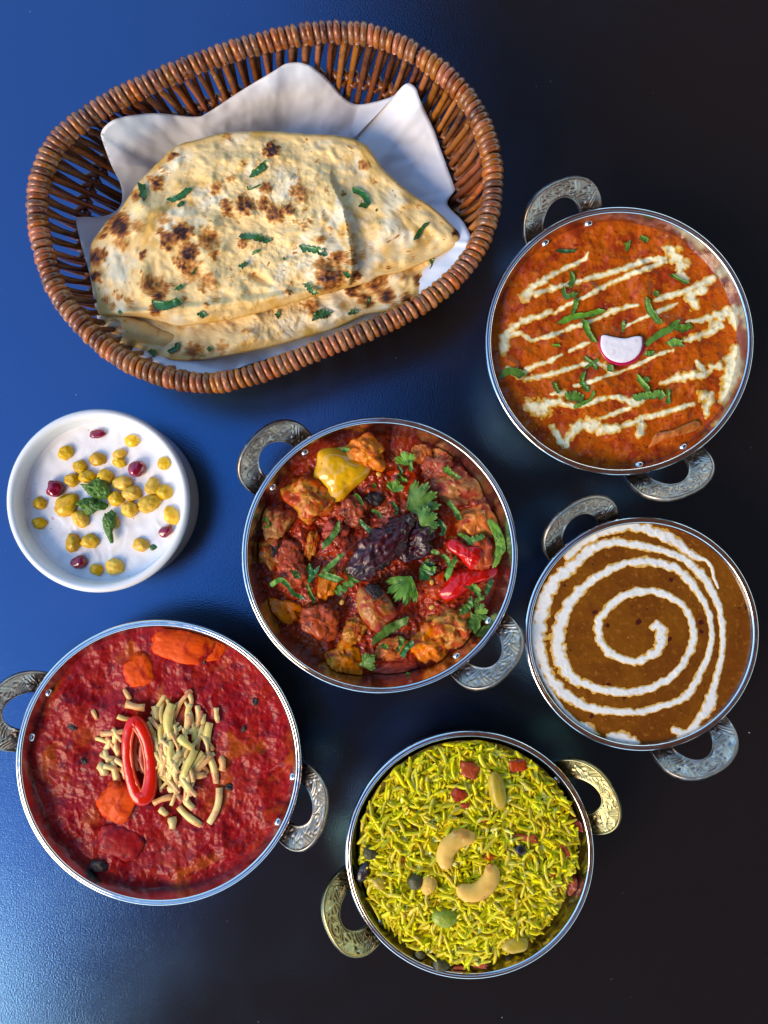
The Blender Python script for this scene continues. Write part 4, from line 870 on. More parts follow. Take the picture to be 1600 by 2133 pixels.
for k, (x, y, w_, h_, r_, lab) in enumerate([(768,262,85,70,15,'red vegetable square near the top of the rice'),(1008,242,78,60,-10,'red vegetable bit at the upper right of the rice'),(715,385,65,60,40,'red bit left of the long half buried cashew'),(1305,530,100,52,18,'red strip at the right rim of the rice bowl'),(1050,597,105,34,5,'thin red strip right of the cashews'),(1270,830,85,75,-25,'red square at the lower right of the rice'),
   (900,490,26,34,0,'tiny red bit above the cashews'),(850,505,30,30,0,'tiny orange bit above the cashew pair'),(440,706,24,24,0,'tiny red bit at the left of the rice'),(1240,660,34,60,-30,'orange bit at the right of the rice'),(1180,775,30,26,0,'tiny orange bit at the right of the rice below the thin strip'),(720,1245,60,40,0,'red bit at the bottom edge of the rice'),(820,1215,70,36,10,'red strip at the bottom of the rice'),(365,915,18,24,0,'tiny red bit at the lower left of the rice'),(870,690,46,30,20,'dark red bit between the two cashews'),(750,440,40,26,0,'small red bit below the red square near the top of the rice')]):
    tag(blob('vegetable_bit', *c8(x, y), w_ * .425, h_ * .425, r_, SO, 'carrot_bit', height=.42, sink=.1, amp=.32, freq=2.2, seed=k + 33, box=4.5, nu=22, nv=14), lab, 'vegetable')

# ------------------------------------------------------------------ ramekin of yogurt
ZQ = .040
qx, qy = W(202, 1043, ZQ); qc = (float(qx), float(qy)); RQ = 193 * (CAM_H - ZQ) / FPX
VESSELS.append((qc, ZQ, lambda z: RQ - .0062 + 0 * z))
ram = empty('ramekin', (qc[0], qc[1], 0)); tag(ram, 'round white glazed ramekin of yogurt at the left', 'ramekin')
zy = ZQ - .0115
pr = [(0, .003), (RQ - .009, .003), (RQ - .0068, .006), (RQ - .0066, zy - .001), (RQ - .0064, zy + .0012), (RQ - .0058, zy + .0022), (RQ - .0048, ZQ - .0025), (RQ - .0040, ZQ - .0004), (RQ - .0026, ZQ), (RQ - .0010, ZQ - .0006), (RQ - .0002, ZQ - .0024), (RQ - .0004, ZQ - .0050), (RQ - .0016, ZQ - .0062), (RQ - .0022, ZQ - .0075), (RQ - .0024, .010), (RQ - .0034, .004), (RQ - .0050, .001), (RQ - .010, .0002), (0, .0002)]
V, F = lathe(catmull(pr, 70, closed=False).tolist(), qc, 128); build('dish', V, F, 'glaze', ram)
def HQ(x, y):
    r = np.hypot(x - qc[0], y - qc[1]) / (RQ - .0064)
    return zy + .0010 * smooth(.93, 1.0, r) + (.0007 * fbm(x * 70, y * 70, seed=71, octv=2) + .0004 * np.clip(fbm(x * 170 + 2 * noise(x * 60, y * 60, seed=5), y * 90, seed=72, octv=2), 0, 1)) * smooth(1, .9, r) + .0007 * np.exp(-((x - qc[0]) ** 2 + (y - qc[1] ) ** 2) / .012 ** 2)
gx, gy = disk_grid(140); X, Y = qc[0] + gx * (RQ - .0060), qc[1] + gy * (RQ - .0060)
tag(build('yogurt', np.stack([X, Y, HQ(X, Y)], -1).reshape(-1, 3), grid_faces(140, 140), 'yogurt', origin=(qc[0], qc[1], zy - .02)), 'smooth white yogurt with yellow boondi in the ramekin', 'yogurt')
SQ = Surf(HQ, zy)
def c4z(x, y): return x * .275, 820 + y * .275
BO = [(502,450,60,52,-20,'yellow boondi ball at the upper left of the yogurt'),(1006,360,58,46,10,'yellow boondi ball at the upper right, near the ramekin wall'),(745,497,64,52,0,'single yellow boondi ball above the central cluster'),(906,465,54,42,-30,'upper half of the twin boondi left of a pomegranate seed'),(905,520,52,38,20,'lower half of the twin boondi left of a pomegranate seed'),
 (1243,528,50,52,30,'yellow boondi ball at the far right edge, upper side'),(610,555,54,52,0,'top boondi ball of the cluster above the mint'),(662,628,68,52,0,'boondi ball touching the top edge of the mint'),(550,655,54,52,0,'boondi ball left of the mint top'),(802,632,62,64,40,'boondi ball right above the mint'),(925,680,74,56,0,'boondi ball at the top of the right cluster'),(1000,752,78,60,0,'largest boondi ball of the right cluster'),(880,797,56,58,0,'boondi ball at the left of the right cluster, by the mint'),(985,877,66,62,0,'boondi ball at the bottom of the right cluster'),
 (1158,702,54,68,15,'boondi ball at the upper end of the far right cluster'),(1246,745,62,56,0,'rightmost boondi ball of the far right cluster'),(1135,833,94,62,-20,'long boondi at the bottom of the right cluster'),(1302,925,56,72,-25,'boondi ball half against the right wall'),(512,842,104,74,-45,'long fat boondi left of the mint'),(617,950,62,70,-30,'boondi drop below the mint on its left'),(308,832,52,48,0,'upper boondi ball at the far left edge'),(302,982,54,48,10,'lower boondi ball at the far left edge'),
 (556,1130,54,72,0,'tall boondi, left of the low pair'),(684,1117,68,56,-10,'wide boondi, right of the low pair'),(1070,1145,62,52,15,'boondi ball at the lower right of the yogurt'),(735,1332,54,42,15,'pale boondi at the bottom edge'),(872,1308,70,62,0,'rough boondi at the bottom edge, right of the pale one'),(875,980,32,44,0,'boondi mostly hidden behind the lone mint leaf')]
for k, (x, y, w_, h_, r_, lab) in enumerate(BO):
    tag(blob('boondi', *c4z(x, y), w_ * 2 * .275, h_ * 2 * .275, r_, SQ, 'boondi', height=.85, sink=.42, amp=.16, freq=2.6, seed=k + 5, box=2.05, nu=28, nv=18), lab, 'boondi', 'yellow boondi on the yogurt')
for k, (x, y, w_, h_, r_, lab) in enumerate([(745,306,60,33,-10,'pomegranate seed at the top of the yogurt'),(1045,567,62,64,40,'pomegranate seed right of the twin boondi'),(430,720,64,62,0,'pomegranate seed left of the mint'),(1260,1043,54,40,-20,'pomegranate seed against the right wall of the ramekin'),(606,1277,58,50,-30,'pomegranate seed at the bottom of the yogurt')]):
    tag(blob('pomegranate_seed', *c4z(x, y), w_ * 2 * .275, h_ * 2 * .275, r_, SQ, 'aril', height=.85, sink=.28, amp=.16, freq=1.6, seed=k + 50, box=2.3, nu=28, nv=18), lab, 'seed', 'pomegranate seeds on the yogurt')
ms = empty('mint_sprig', SQ.at(*c4z(720, 760))); tag(ms, 'pair of crinkled mint leaves in the middle of the yogurt', 'mint')
Q4 = (0, 820, .275)
pad('leaf', XF([(565,655),(620,690),(670,680),(700,655),(745,633),(780,640),(815,690),(835,740),(820,785),(770,800),(700,785),(655,745),(620,700)], Q4), SQ, .0016, 'mint', lift=.0030, dome=.0016, amp=.0018, freq=260, jag=.13, nth=90, nr=20, follow=.2, sink=.0005, parent=ms, center=c4z(735, 715), tilt=(.12, .05))
pad('leaf', XF([(568,835),(630,792),(700,788),(760,808),(822,842),(795,880),(740,885),(700,912),(655,915),(622,885),(600,850)], Q4), SQ, .0015, 'mint', lift=.0026, dome=.0012, amp=.0018, freq=260, jag=.14, nth=90, nr=20, follow=.2, sink=.0005, parent=ms, seed=4)
tag(pad('mint_leaf', XF([(782,930),(820,895),(855,883),(880,915),(878,985),(855,1040),(850,1070),(868,1105),(845,1140),(820,1105),(790,1040),(778,985)], Q4), SQ, .0013, 'mint', lift=.0028, dome=.0014, amp=.0014, freq=260, jag=.13, nth=90, nr=20, follow=.2, sink=.0005, seed=8), 'single narrow mint leaf pointing down on the yogurt', 'mint')
tag(pad('herb_scrap', XF([(1135,1160),(1160,1140),(1190,1165),(1150,1190)], Q4), SQ, .0003, 'coriander_dark', lift=.0002, amp=.0001, nth=24, nr=5), 'tiny dark green scrap by the lower right boondi', 'herb')

# ------------------------------------------------------------------ basket
ZB = .060
RIM = [(57,450),(64,370),(100,290),(160,235),(240,186),(340,140),(440,100),(540,70),(640,50),(720,47),(800,60),(880,97),(950,150),(1002,212),(1036,290),(1048,370),(1040,450),(1010,530),(960,595),(890,650),(800,697),(700,737),(600,777),(510,808),(430,819),(350,808),(270,780),(200,733),(140,672),(98,610),(72,535)]
rimc = catmull(RIM, 900)
ctr_px = np.array((555.0, 432.0))
s_ = (CAM_H - ZB) / FPX
hoopr = .0033
rimw = np.stack(W(rimc[:, 0], rimc[:, 1], ZB), 1); ctr_w = np.array([float(v) for v in W(*ctr_px, ZB)])
tng = np.roll(rimw, -3, 0) - np.roll(rimw, 3, 0); tng /= np.linalg.norm(tng, axis=1)[:, None]
inn = np.stack([-tng[:, 1], tng[:, 0]], 1); inn *= np.sign(((ctr_w - rimw) * inn).sum(1))[:, None]
rimw = rimw + inn * .0052                                # centre line of the rim hoop
def wallpt(k, t, off=0.0):
    """point on the basket wall: k index on the rim, t 0 at the rim to 1 at the floor"""
    k = np.asarray(k) % 900; t = np.asarray(t, float)
    i0 = np.floor(k).astype(int); f = (k - i0)[..., None]
    p = rimw[i0] * (1 - f) + rimw[(i0 + 1) % 900] * f; nn = inn[i0]
    q = ctr_w + (p - ctr_w) * .70
    bulge = .006 * np.sin(t * np.pi)
    xy = p + (q - p) * t[..., None] - nn * (bulge - off)[..., None]
    return np.concatenate([xy, (ZB - .003 - (ZB - .0065) * t ** 1.15)[..., None]], -1)
bk = empty('bread_basket', (ctr_w[0], ctr_w[1], 0)); tag(bk, 'oval brown wicker basket holding the folded naan', 'basket')
hp = np.concatenate([rimw[::6], np.full((150, 1), ZB)], 1)
def ring_tube(P, r, ns=8):
    n = len(P); T = np.roll(P, -1, 0) - np.roll(P, 1, 0); T /= np.linalg.norm(T, axis=1)[:, None]
    B = np.cross(T, [0, 0, 1.0]); B /= np.linalg.norm(B, axis=1)[:, None]; U = np.cross(B, T)
    a = np.linspace(0, 2 * np.pi, ns, endpoint=False)
    V = (P[:, None] + r * (np.cos(a)[None, :, None] * B[:, None] + np.sin(a)[None, :, None] * U[:, None])).reshape(-1, 3)
    return V, grid_faces(n, ns, cu=True, cv=True)
V, F = ring_tube(hp, hoopr * .66); build('rim_core', V, F, 'wicker_dark', bk)
NC = 184
per = 900.0 / NC
rodr = .00178
for k in range(NC):
    k0 = (k + .5) * per + rnd.uniform(-.25, .25)
    long_ = k % 2 == 0
    rr0 = rodr * rnd.uniform(.92, 1.12)
    # loop over the hoop; every second one runs on down the inside as a stake
    a = np.linspace(R(250), R(-70), 13) if not long_ else np.linspace(R(235), R(-5), 10)
    i0 = int(k0) % 900; p = rimw[i0]; nn = inn[i0]; tg = tng[i0]
    ro = hoopr * .66 + rr0 * .92
    lean = np.linspace(-.0010, .0010, len(a))
    L_ = np.stack([p[0] + nn[0] * ro * np.cos(a) + tg[0] * lean, p[1] + nn[1] * ro * np.cos(a) + tg[1] * lean, ZB + ro * np.sin(a) * 1.05], 1)
    V, F = tube(L_, rr0 * np.clip(1 + .06 * np.sin(np.arange(len(a)) * 1.3 + k), .9, 1.1), 7)
    build('rim_coil', V, F, 'wicker' if rnd.random() < .86 else 'wicker_dark', bk)
    sl = (5.2 if long_ else -4.4) + rnd.uniform(-1.2, 1.2)
    tt = np.linspace(.035 if long_ else .06, 1.0, 9)
    off = np.full(9, .0030 if long_ else -.0006) + .0010 * np.sin(tt * 5 + k)
    off[0] = ro * .98 if long_ else .001
    P = wallpt(k0 + sl * tt ** 1.1, tt, off)
    if long_: P = np.vstack([L_[-2:-1], P])
    V, F = tube(P, rr0 * np.linspace(1, .86, len(P)) * rnd.uniform(.85, 1.1), 6)
    build('stake', V, F, 'wicker' if long_ and rnd.random() < .75 else 'wicker_dark', bk)
for j, (t0, ph) in enumerate(((.46, 0), (.52, np.pi), (.93, 0), (.98, np.pi))):
    ks = np.linspace(0, 900, 460, endpoint=False)
    P = wallpt(ks, np.full(460, t0) + .006 * np.sin(ks * .11 + j), .0012 + .0024 * np.sin(ks / per * np.pi + ph))
    V, F = ring_tube(P, .0015, 6); build('weaver', V, F, 'wicker_dark', bk)
fl = []
for j in range(26):                                       # floor: split rods side by side
    u = (j - 12.5) / 13.2
    q = wallpt(np.arange(0, 900, 2), np.ones(450))
    ax = np.array([math.cos(R(14)), math.sin(R(14))]); ay = np.array([-ax[1], ax[0]])
    loc = (q[:, :2] - ctr_w) @ np.stack([ax, ay], 1)
    hmax = np.abs(loc[:, 1]).max(); yy = u * hmax
    near = loc[np.abs(loc[:, 1] - yy) < .004]
    if len(near) < 2: continue
    x0, x1 = near[:, 0].min(), near[:, 0].max()
    xs = np.linspace(x0, x1, 14)
    P = np.concatenate([ctr_w + np.outer(xs, ax) + yy * ay, np.full((14, 1), .0034) + .0006 * np.sin(np.arange(14)[:, None] * np.pi + j * np.pi)], 1)
    V, F = tube(P, .0022, 6); build('floor_rod', V, F, 'wicker_dark', bk)

# ---- parchment sheet lining the basket
PB = [(158,459),(168,452),(212,451),(243,438),(254,418),(251,384),(232,344),(213,292),(211,275),(224,258),(246,246),(290,238),(334,236),(408,243),(435,233),(502,189),(570,148),(595,133),(622,130),(645,136),(668,152),(685,168),(715,202),(742,217),(776,213),(820,199),(838,180),(851,173),(866,183),(877,212),(904,270),(918,310),(945,384),(948,396),(932,425),(965,462),(982,496),(976,507),(984,520),(945,567),(911,601),(844,650),(756,672),(675,708),(574,742),(480,772),(440,785),(395,783),(330,757),(280,742),(232,720),(205,670),(188,577),(172,520)]
pc = np.array((560.0, 480.0))
pts = np.array(PB, float); q = np.vstack([pts, pts[:1]])
dd = np.r_[0, np.cumsum(np.linalg.norm(np.diff(q, axis=0), axis=1))]
nb = 420
bpx = catmull(PB, nb)
rim_in_px = np.stack(PX(rimw[:, 0], rimw[:, 1], ZB), 1)
def wall_z_px(p):
    """height of the inner wall seen at photo point p"""
    best, bz = 1e9, .03
    for t in np.linspace(0, 1, 15):
        P = wallpt(np.arange(0, 900, 6), np.full(150, t), np.full(150, .0062))
        x_, y_ = PX(P[:, 0], P[:, 1], P[:, 2])
        d = np.min(np.hypot(x_ - p[0], y_ - p[1]))
        if d < best: best, bz = d, float(P[0, 2])
    return bz
bz = np.array([wall_z_px(p) for p in bpx[::6]]); bz = np.interp(np.arange(nb), np.arange(0, nb, 6), bz, period=nb)
bz = np.convolve(np.r_[bz[-8:], bz, bz[:8]], np.ones(17) / 17, 'valid')
# the sheet's free edge curls: crests stand off the wall, the two dips lie deep
def bumpat(px, py, r, h): return h * np.exp(-((bpx[:, 0] - px) ** 2 + (bpx[:, 1] - py) ** 2) / r ** 2)
bz = np.clip(bz + .0015, .012, .062) + bumpat(254, 415, 26, .001) + bumpat(745, 215, 45, -.002) + bumpat(216, 270, 60, .005) + bumpat(850, 175, 60, .004) + bumpat(620, 130, 80, .003) + bumpat(160, 460, 40, .003) + bumpat(932, 425, 16, -.001) - .010 * smooth(570, 690, bpx[:, 1]) - .002 * smooth(230, 180, bpx[:, 0])
nr = 46
qv = np.linspace(0, 1, nr)
zf_ = .012
prof = smooth(.45, 1.0, qv) * .35 + np.clip((qv - .5) / .5, 0, 1) ** 1.2 * .65
Zp = zf_ + (bz[None] - zf_) * prof[:, None]
px = pc[0] + (bpx[:, 0] - pc[0])[None] * qv[:, None]; py = pc[1] + (bpx[:, 1] - pc[1])[None] * qv[:, None]
Zp = Zp + (.0010 * fbm(px / 70, py / 70, seed=91, octv=3) + .0004 * fbm(px / 22, py / 22, seed=92, octv=2) + .0012 * np.abs(noise(px / 55, py / 38, seed=93))) * smooth(.2, .6, qv)[:, None]
# creases running in from the two dips
def crease(x0, y0, x1, y1, wpx, h):
    L2 = (x1 - x0) ** 2 + (y1 - y0) ** 2; t = np.clip(((px - x0) * (x1 - x0) + (py - y0) * (y1 - y0)) / L2, 0, 1)
    d = np.hypot(px - x0 - t * (x1 - x0), py - y0 - t * (y1 - y0)); return h * np.exp(-np.abs(d / wpx) ** 1.3)
Zp += crease(742, 235, 738, 300, 22, -.005) + crease(262, 415, 310, 396, 16, -.003) + crease(232, 344, 330, 350, 16, .002) + crease(620, 135, 600, 270, 60, -.002) + crease(875, 215, 800, 330, 24, .0016) + crease(932, 425, 880, 430, 12, -.003)
x, y = W(px, py, Zp)
V = np.stack([x, y, Zp], -1).reshape(-1, 3); nV = len(V)
V = np.concatenate([V, V - [0, 0, .00016]])
g = grid_faces(nr, nb, cv=True, flip=True)
F = g.tolist() + (g[:, ::-1] + nV).tolist() + [[(nr - 1) * nb + k, (nr - 1) * nb + (k + 1) % nb, nV + (nr - 1) * nb + (k + 1) % nb, nV + (nr - 1) * nb + k] for k in range(nb)]
tag(build('paper_liner', V, F, 'paper'), 'wavy white parchment sheet lining the bread basket', 'paper')

# ---- naan
Z1, Z2 = (30, 20, .3375), (540, 20, .3375)
CHAR1 = [(640,1330,70,1.0),(655,1380,40,.9),(540,1390,30,.8),(760,1340,45,.5),(505,1530,55,.9),(545,1495,25,.8),(660,1450,50,.5),(500,1650,42,1),(880,1070,45,.9),(830,1045,30,.5),(970,900,25,.7),(905,985,18,.5),(750,1150,36,.6),(950,1415,50,.8),(1030,1380,60,1.0),(1060,1370,40,.9),(940,1450,40,.8),(1080,1500,60,1.0),(1000,1550,30,.7),(1200,1420,70,.6),(1240,1510,40,.6),(1090,1610,70,.6),(1030,1580,30,.9),(840,1700,70,.7),(940,1710,35,.75),(900,1770,35,.95),(870,1850,45,.85),(800,1510,30,.9),(900,1370,25,.8),(1190,1670,60,.55),(1250,1100,45,.55),(1300,1190,35,.7),(1310,1240,40,.85),(1420,1210,60,.85),(1540,1200,50,.65),(1550,1100,35,.65),(1340,1040,30,.5),(1420,955,18,.65),(1580,870,38,1.05),(1310,775,30,.5),(1410,1440,40,.65),(1050,1790,20,.6),(1180,1830,25,.6),(1240,1790,25,.45),(600,1830,30,.5),(640,1770,26,.5),(560,1790,26,.55),(700,1800,22,.5),(720,1830,30,.45),(930,1290,50,.4),(1160,1740,20,.5)]
CHAR2 = [(80,865,45,1.05),(650,965,40,.55),(250,1130,65,.6),(40,1100,40,.65),(100,1260,60,.75),(180,1230,40,.75),(380,1410,35,.55),(490,1530,50,.75),(400,1600,80,.55),(430,1660,80,.85),(490,1640,60,.7),(600,1640,35,.85),(570,1560,30,.55),(1222,1375,26,1),(310,1300,20,.55),(235,1315,20,.45),(270,1340,25,.55),(400,1290,20,.4),(440,1360,20,.4),(500,1385,18,.45),(560,860,20,.45),(600,835,18,.45),(980,1210,18,.45),(640,1520,40,.35),(790,1580,16,.9),(420,1115,18,.45),(190,1750,20,.8)]
CHARL = [(1160,1530,60,1.0),(1185,1600,30,1),(580,1730,45,1),(720,1690,70,.7),(790,1770,50,.95),(660,1800,50,.75),(320,1840,50,.65),(910,1790,35,.85),(990,1670,40,.65),(1110,1640,30,.55),(890,1650,25,.45),(840,1840,50,.4)]
def char_attr(px, py, spots, extra=0, seed=5, bb=None):
    wx = px + 9 * fbm(px / 15, py / 15, seed=seed, octv=5, gain=.65); wy = py + 9 * fbm(px / 15, py / 15, seed=seed + 5, octv=5, gain=.65)
    a = np.zeros(px.shape)
    for sx, sy, r, i in spots:
        d = np.hypot(wx - sx, wy - sy) / r
        a = np.maximum(a, i * np.clip(1.35 - d, 0, 1) ** .8)
    r2 = random.Random(seed)
    for _ in range(extra):
        sx, sy = r2.uniform(bb[0], bb[2]), r2.uniform(bb[1], bb[3]); r = r2.uniform(2, 5.5); i = r2.uniform(.3, .7)
        a = np.maximum(a, i * np.clip(1.25 - np.hypot(wx - sx, wy - sy) / r, 0, 1))
    return np.clip(a + .55 * a * fbm(px / 9, py / 9, seed=seed + 9, octv=4, gain=.6), 0, 1.2)
def spots_px(L_, xf): return [(xf[0] + x * xf[2], xf[1] + y * xf[2], r * xf[2], i) for x, y, r, i in L_]
def naan(name, outline, c, zc, thick, spots, label, seed, folds, nr=120, nth=420, extra=260, tilt=0.0):
    T, rr = outline_polar(outline, c, nth)
    rr = rr * (1 + .006 * noise(np.cos(T) * 12, np.sin(T) * 12, seed=seed) + .004 * noise(np.cos(T) * 40, np.sin(T) * 40, seed=seed))
    q = np.linspace(0, 1, nr + 1)[1:] ** .9
    px = np.r_[c[0], (c[0] + np.outer(q, rr * np.cos(T))).ravel()]; py = np.r_[c[1], (c[1] + np.outer(q, rr * np.sin(T))).ravel()]
    edge = np.r_[rr.min(), np.outer(1 - q, rr).ravel()]          # pixels to the outline, along the ray
    base = zc + tilt * (CY - 640 - py) * .00025
    k = smooth(0, 26, edge)
    bub = np.clip(noise(px / 46, py / 46, seed=seed + 1), -.3, 1) * .0028 + np.clip(noise(px / 19, py / 19, seed=seed + 2), 0, 1) * .0017 + .0003 * fbm(px / 8, py / 8, seed=seed + 3, octv=2)
    bub = bub + .0011 * np.clip(char_attr(px, py, spots, 0, seed), 0, 1)
    z = base + thick * np.sqrt(np.clip(1 - (1 - np.clip(edge / 7, 0, 1)) ** 2, 0, 1)) + k * (bub + folds(px, py))
    bot = base - .0004 - .002 * smooth(0, 30, edge)
    x, y = W(px, py, z); xb, yb = W(px, py, bot)
    n = len(px)
    V = np.concatenate([np.stack([x, y, z], 1), np.stack([xb, yb, bot], 1)])
    F = []
    for j in range(nth):
        j2 = (j + 1) % nth; F.append([0, 1 + j2, 1 + j]); F.append([n, n + 1 + j, n + 1 + j2])
    g = grid_faces(nr, nth, cv=True, flip=True) + 1
    r0 = 1 + (nr - 1) * nth
    F += g.tolist() + (g[:, ::-1] + n).tolist() + [[r0 + j, r0 + (j + 1) % nth, n + r0 + (j + 1) % nth, n + r0 + j] for j in range(nth)]
    ch = char_attr(px, py, spots, extra, seed, (px.min(), py.min(), px.max(), py.max()))
    gold = np.clip(.55 * smooth(40, 0, edge) + .6 * np.clip(fbm(px / 60, py / 60, seed=seed + 30, octv=3), 0, 1), 0, 1)
    o = build(name, V, F, 'naan', attrs={'char': np.r_[ch, ch * .3], 'gold': np.r_[gold, gold]})
    tag(o, label, 'bread')
    from_x, from_y, from_z = x, y, z
    # coarse height lookup for the herbs
    def H(xx, yy):
        pxx, pyy = PX(xx, yy, zc + thick)
        dx, dy = np.asarray(pxx) - c[0], np.asarray(pyy) - c[1]
        return zc + tilt * (CY - 640 - np.asarray(pyy)) * .00025 + thick + (np.clip(noise(pxx / 46, pyy / 46, seed=seed + 1), -.3, 1) * .0028 + np.clip(noise(pxx / 19, pyy / 19, seed=seed + 2), 0, 1) * .0017) + folds(np.asarray(pxx, float), np.asarray(pyy, float))
    return o, Surf(H, zc + thick)
UP = [(187,560),(190,510),(205,486),(222,462),(246,440),(268,410),(282,388),(300,368),(328,340),(352,316),(372,302),(405,292),(469,276),(520,273),(575,274),(640,279),(690,281),(738,290),(766,306),(790,340),(815,368),(850,398),(890,424),(925,452),(950,478),(960,494),(955,507),(911,534),(844,564),(792,575),(770,588),(729,599),(690,610),(641,622),(540,652),(490,664),(435,673),(400,677),(367,679),(334,670),(283,660),(212,657),(202,629),(193,596)]
LOW = [(205,690),(210,668),(240,640),(300,600),(420,520),(560,500),(800,500),(900,520),(938,540),(946,565),(940,585),(905,618),(850,640),(800,650),(760,656),(700,684),(620,708),(560,724),(500,736),(430,748),(370,752),(330,745),(290,730),(240,714)]
def folds_up(px, py):
    # a fold that steps down to the right, and broad puffed ridges
    fx = np.interp(py, [380, 430, 480, 520, 560, 600], [690, 716, 728, 734, 737, 728])
    step = smooth(330, 420, py) * (np.where(px < fx, np.exp(-np.clip(fx - px, 0, None) / 60), 0) * .0050 + smooth(fx + 6, fx - 3, px) * .0012)
    gl = lambda x0, y0, a, b, h, r=0: h * np.exp(-(((px - x0) * math.cos(r) + (py - y0) * math.sin(r)) / a) ** 2 - ((-(px - x0) * math.sin(r) + (py - y0) * math.cos(r)) / b) ** 2)
    torn = -gl(545, 582, 26, 7, .0042, .45)
    return step + gl(640, 470, 80, 90, .0035) + gl(400, 500, 90, 60, .004) + gl(440, 495, 22, 16, -.003) + gl(820, 450, 70, 40, .002, .5) + gl(500, 340, 120, 40, .003) + gl(300, 450, 50, 45, .003) + torn + gl(270, 600, 60, 40, .002) + .0025 * smooth(1, 0, np.abs((py - (640 - (px - 400) * .12)) / 14))
def folds_low(px, py):
    gl = lambda x0, y0, a, b, h: h * np.exp(-((px - x0) / a) ** 2 - ((py - y0) / b) ** 2)
    return gl(500, 700, 90, 22, .002) + gl(850, 605, 40, 25, .003) + .003 * np.abs(noise(px / 15, py / 25, seed=77)) * smooth(800, 850, px) + gl(700, 655, 60, 20, .002)
low, SL = naan('naan', LOW, (580, 610), .0425, .0026, spots_px(CHARL, Z2) + spots_px([(1110,2110,60,.65),(1280,2090,50,.4),(640,1990,40,.4),(1440,1990,30,.4)], Z1), 'lower naan, folded, showing as a strip below the top one', 11, folds_low, nr=80, extra=40)
upn, SU = naan('naan', UP, (560, 475), .0480, .0026, spots_px(CHAR1, Z1) + spots_px(CHAR2, Z2), 'top folded naan with dark char blisters in the wicker basket', 31, folds_up)
# rolled open end of the lower naan
def roll_end():
    P = catmull([(228, 688), (252, 687), (290, 692), (340, 705), (400, 716)], 24, closed=False)
    z = np.linspace(.0475, .0405, 24); x, y = W(P[:, 0], P[:, 1], z)
    t = np.linspace(0, 1, 24); rad = .0074 * (1 - .60 * t ** 1.4)
    C = np.stack([x, y, z], 1); T = np.gradient(C, axis=0); T /= np.linalg.norm(T, axis=1)[:, None]
    B = np.cross(T, [0, 0, 1.0]); B /= np.linalg.norm(B, axis=1)[:, None]; U = np.cross(B, T)
    ns = 36; a = np.linspace(0, 2 * np.pi, ns, endpoint=False)
    def shell(k, sh): return C[:, None] + (rad * k)[:, None, None] * (np.cos(a)[None, :, None] * B[:, None] + .78 * np.sin(a)[None, :, None] * U[:, None]) + T[:, None] * sh * (np.sin(a)[None, :, None] * .0062 + np.cos(a)[None, :, None] * .0015 + .002) * (1 - t)[:, None, None] ** 2
    Vo, Vi = shell(1.0, 1), shell(.76, 1)
    Vo = Vo + .0005 * fbm(Vo[..., 0] * 220, Vo[..., 1] * 220, Vo[..., 2] * 220, seed=3, octv=3)[..., None]
    n = 24 * ns
    V = np.concatenate([Vo.reshape(-1, 3), Vi.reshape(-1, 3)])
    g = grid_faces(24, ns, cv=True)
    F = g.tolist() + (g[:, ::-1] + n).tolist() + [[k, (k + 1) % ns, n + (k + 1) % ns, n + k] for k in range(ns)]
    px, py = PX(V[:, 0], V[:, 1], V[:, 2])
    build('rolled_end', V, F, 'naan', low, attrs={'char': np.clip(.5 * fbm(px / 14, py / 14, seed=4, octv=3), 0, .4), 'gold': np.full(len(V), .55)})
roll_end()
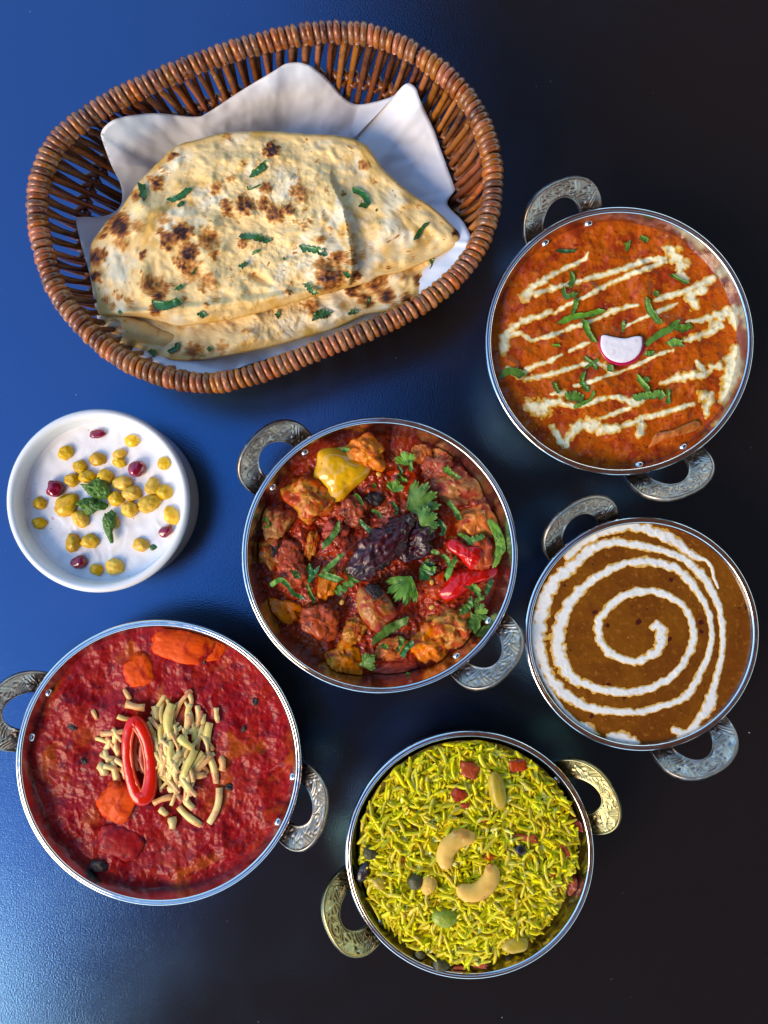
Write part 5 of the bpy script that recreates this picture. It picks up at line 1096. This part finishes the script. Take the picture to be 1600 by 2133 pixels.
HN = [([(785,1075),(795,1120),(790,1165)],36,Z1,'green leaf scrap on the left edge of the top naan'),([(955,1180),(1030,1150),(1080,1100)],28,Z1,'curled green shred in the upper left of the top naan'),([(1020,1190),(1035,1210)],36,Z1,'dark green scrap touching the curled shred, upper left of the naan'),([(1460,1015),(1500,1000),(1550,950)],30,Z1,'green leaf shred near the top edge of the naan'),
 ([(1440,1090),(1450,1110),(1520,1080)],8,Z1,'hair thin green stem near the top middle of the naan'),([(1390,1395),(1480,1405),(1580,1430)],30,Z1,'long green shred in the middle of the naan'),([(1470,1505),(1515,1485)],14,Z1,'small green shred below the long middle one on the naan'),([(1395,1590),(1435,1562)],22,Z1,'small green scrap left of the torn hole in the naan'),
 ([(1095,1640),(1130,1585)],9,Z1,'thin green stem in the lower left of the naan'),([(1000,1730),(1040,1700)],20,Z1,'small green scrap between lower left char spots of the naan'),([(850,1810),(930,1830),(1025,1795)],42,Z1,'large green leaf at the lower left of the top naan'),([(1140,1870),(1180,1895)],28,Z1,'square green scrap near the front edge of the top naan'),([(645,1875),(662,1860)],22,Z1,'tiny green scrap at the lower left corner of the top naan'),
 ([(575,1110),(640,1140),(680,1205)],30,Z2,'curved green leaf in the upper right of the naan'),([(620,1205),(672,1212)],24,Z2,'dark leaf tip under the curved leaf, upper right of the naan'),([(1040,1315),(1000,1360),(965,1420)],22,Z2,'straight green shred near the right tip of the naan'),([(255,1475),(330,1480),(410,1505)],34,Z2,'wide green shred right of the middle of the naan'),([(530,1620),(560,1655)],24,Z2,'green scrap at the foot of the fold in the naan'),
 ([(285,1690),(320,1730),(360,1755)],24,Z2,'green shred near the front edge of the top naan, right of the torn hole'),([(718,1237),(728,1240)],12,Z2,'tiny green fleck right of the curved leaf on the naan'),([(150,1545),(160,1530)],12,Z2,'tiny green fleck near the torn hole in the naan')]
for k, (p, wd, xf, lab) in enumerate(HN):
    tag(shred('coriander_shred', XF(p, xf), wd * .3375, SU, 'coriander_dark', seed=k + 240, lift=.0006, curl=.0005), lab, 'herb', 'green coriander on the top naan')
HL = [([(950,2115),(1000,2090),(1005,2055)],24,Z1,'curved green leaf on the left of the lower naan'),([(830,2100),(850,2115),(875,2125)],30,Z1,'green scrap right of the rolled end of the lower naan'),([(1195,2085),(1215,2105)],18,Z1,'small green scrap in the left half of the lower naan'),([(1060,1570),(1100,1590),(1142,1600)],46,Z2,'large green leaf at the right end of the lower naan'),([(675,1775),(672,1835)],14,Z2,'thin upright green stem on the lower naan'),
 ([(335,1898),(380,1880),(435,1880)],42,Z2,'frilly green leaf in the middle of the lower naan'),([(560,1865),(600,1870)],26,Z2,'small green scrap right of the frilly leaf on the lower naan'),([(110,1870),(122,1895)],24,Z2,'small green scrap left of the frilly leaf on the lower naan')]
for k, (p, wd, xf, lab) in enumerate(HL):
    tag(shred('coriander_shred', XF(p, xf), wd * .3375, SL, 'coriander_dark', seed=k + 280, lift=.0006, curl=.0005), lab, 'herb', 'green coriander on the lower naan')
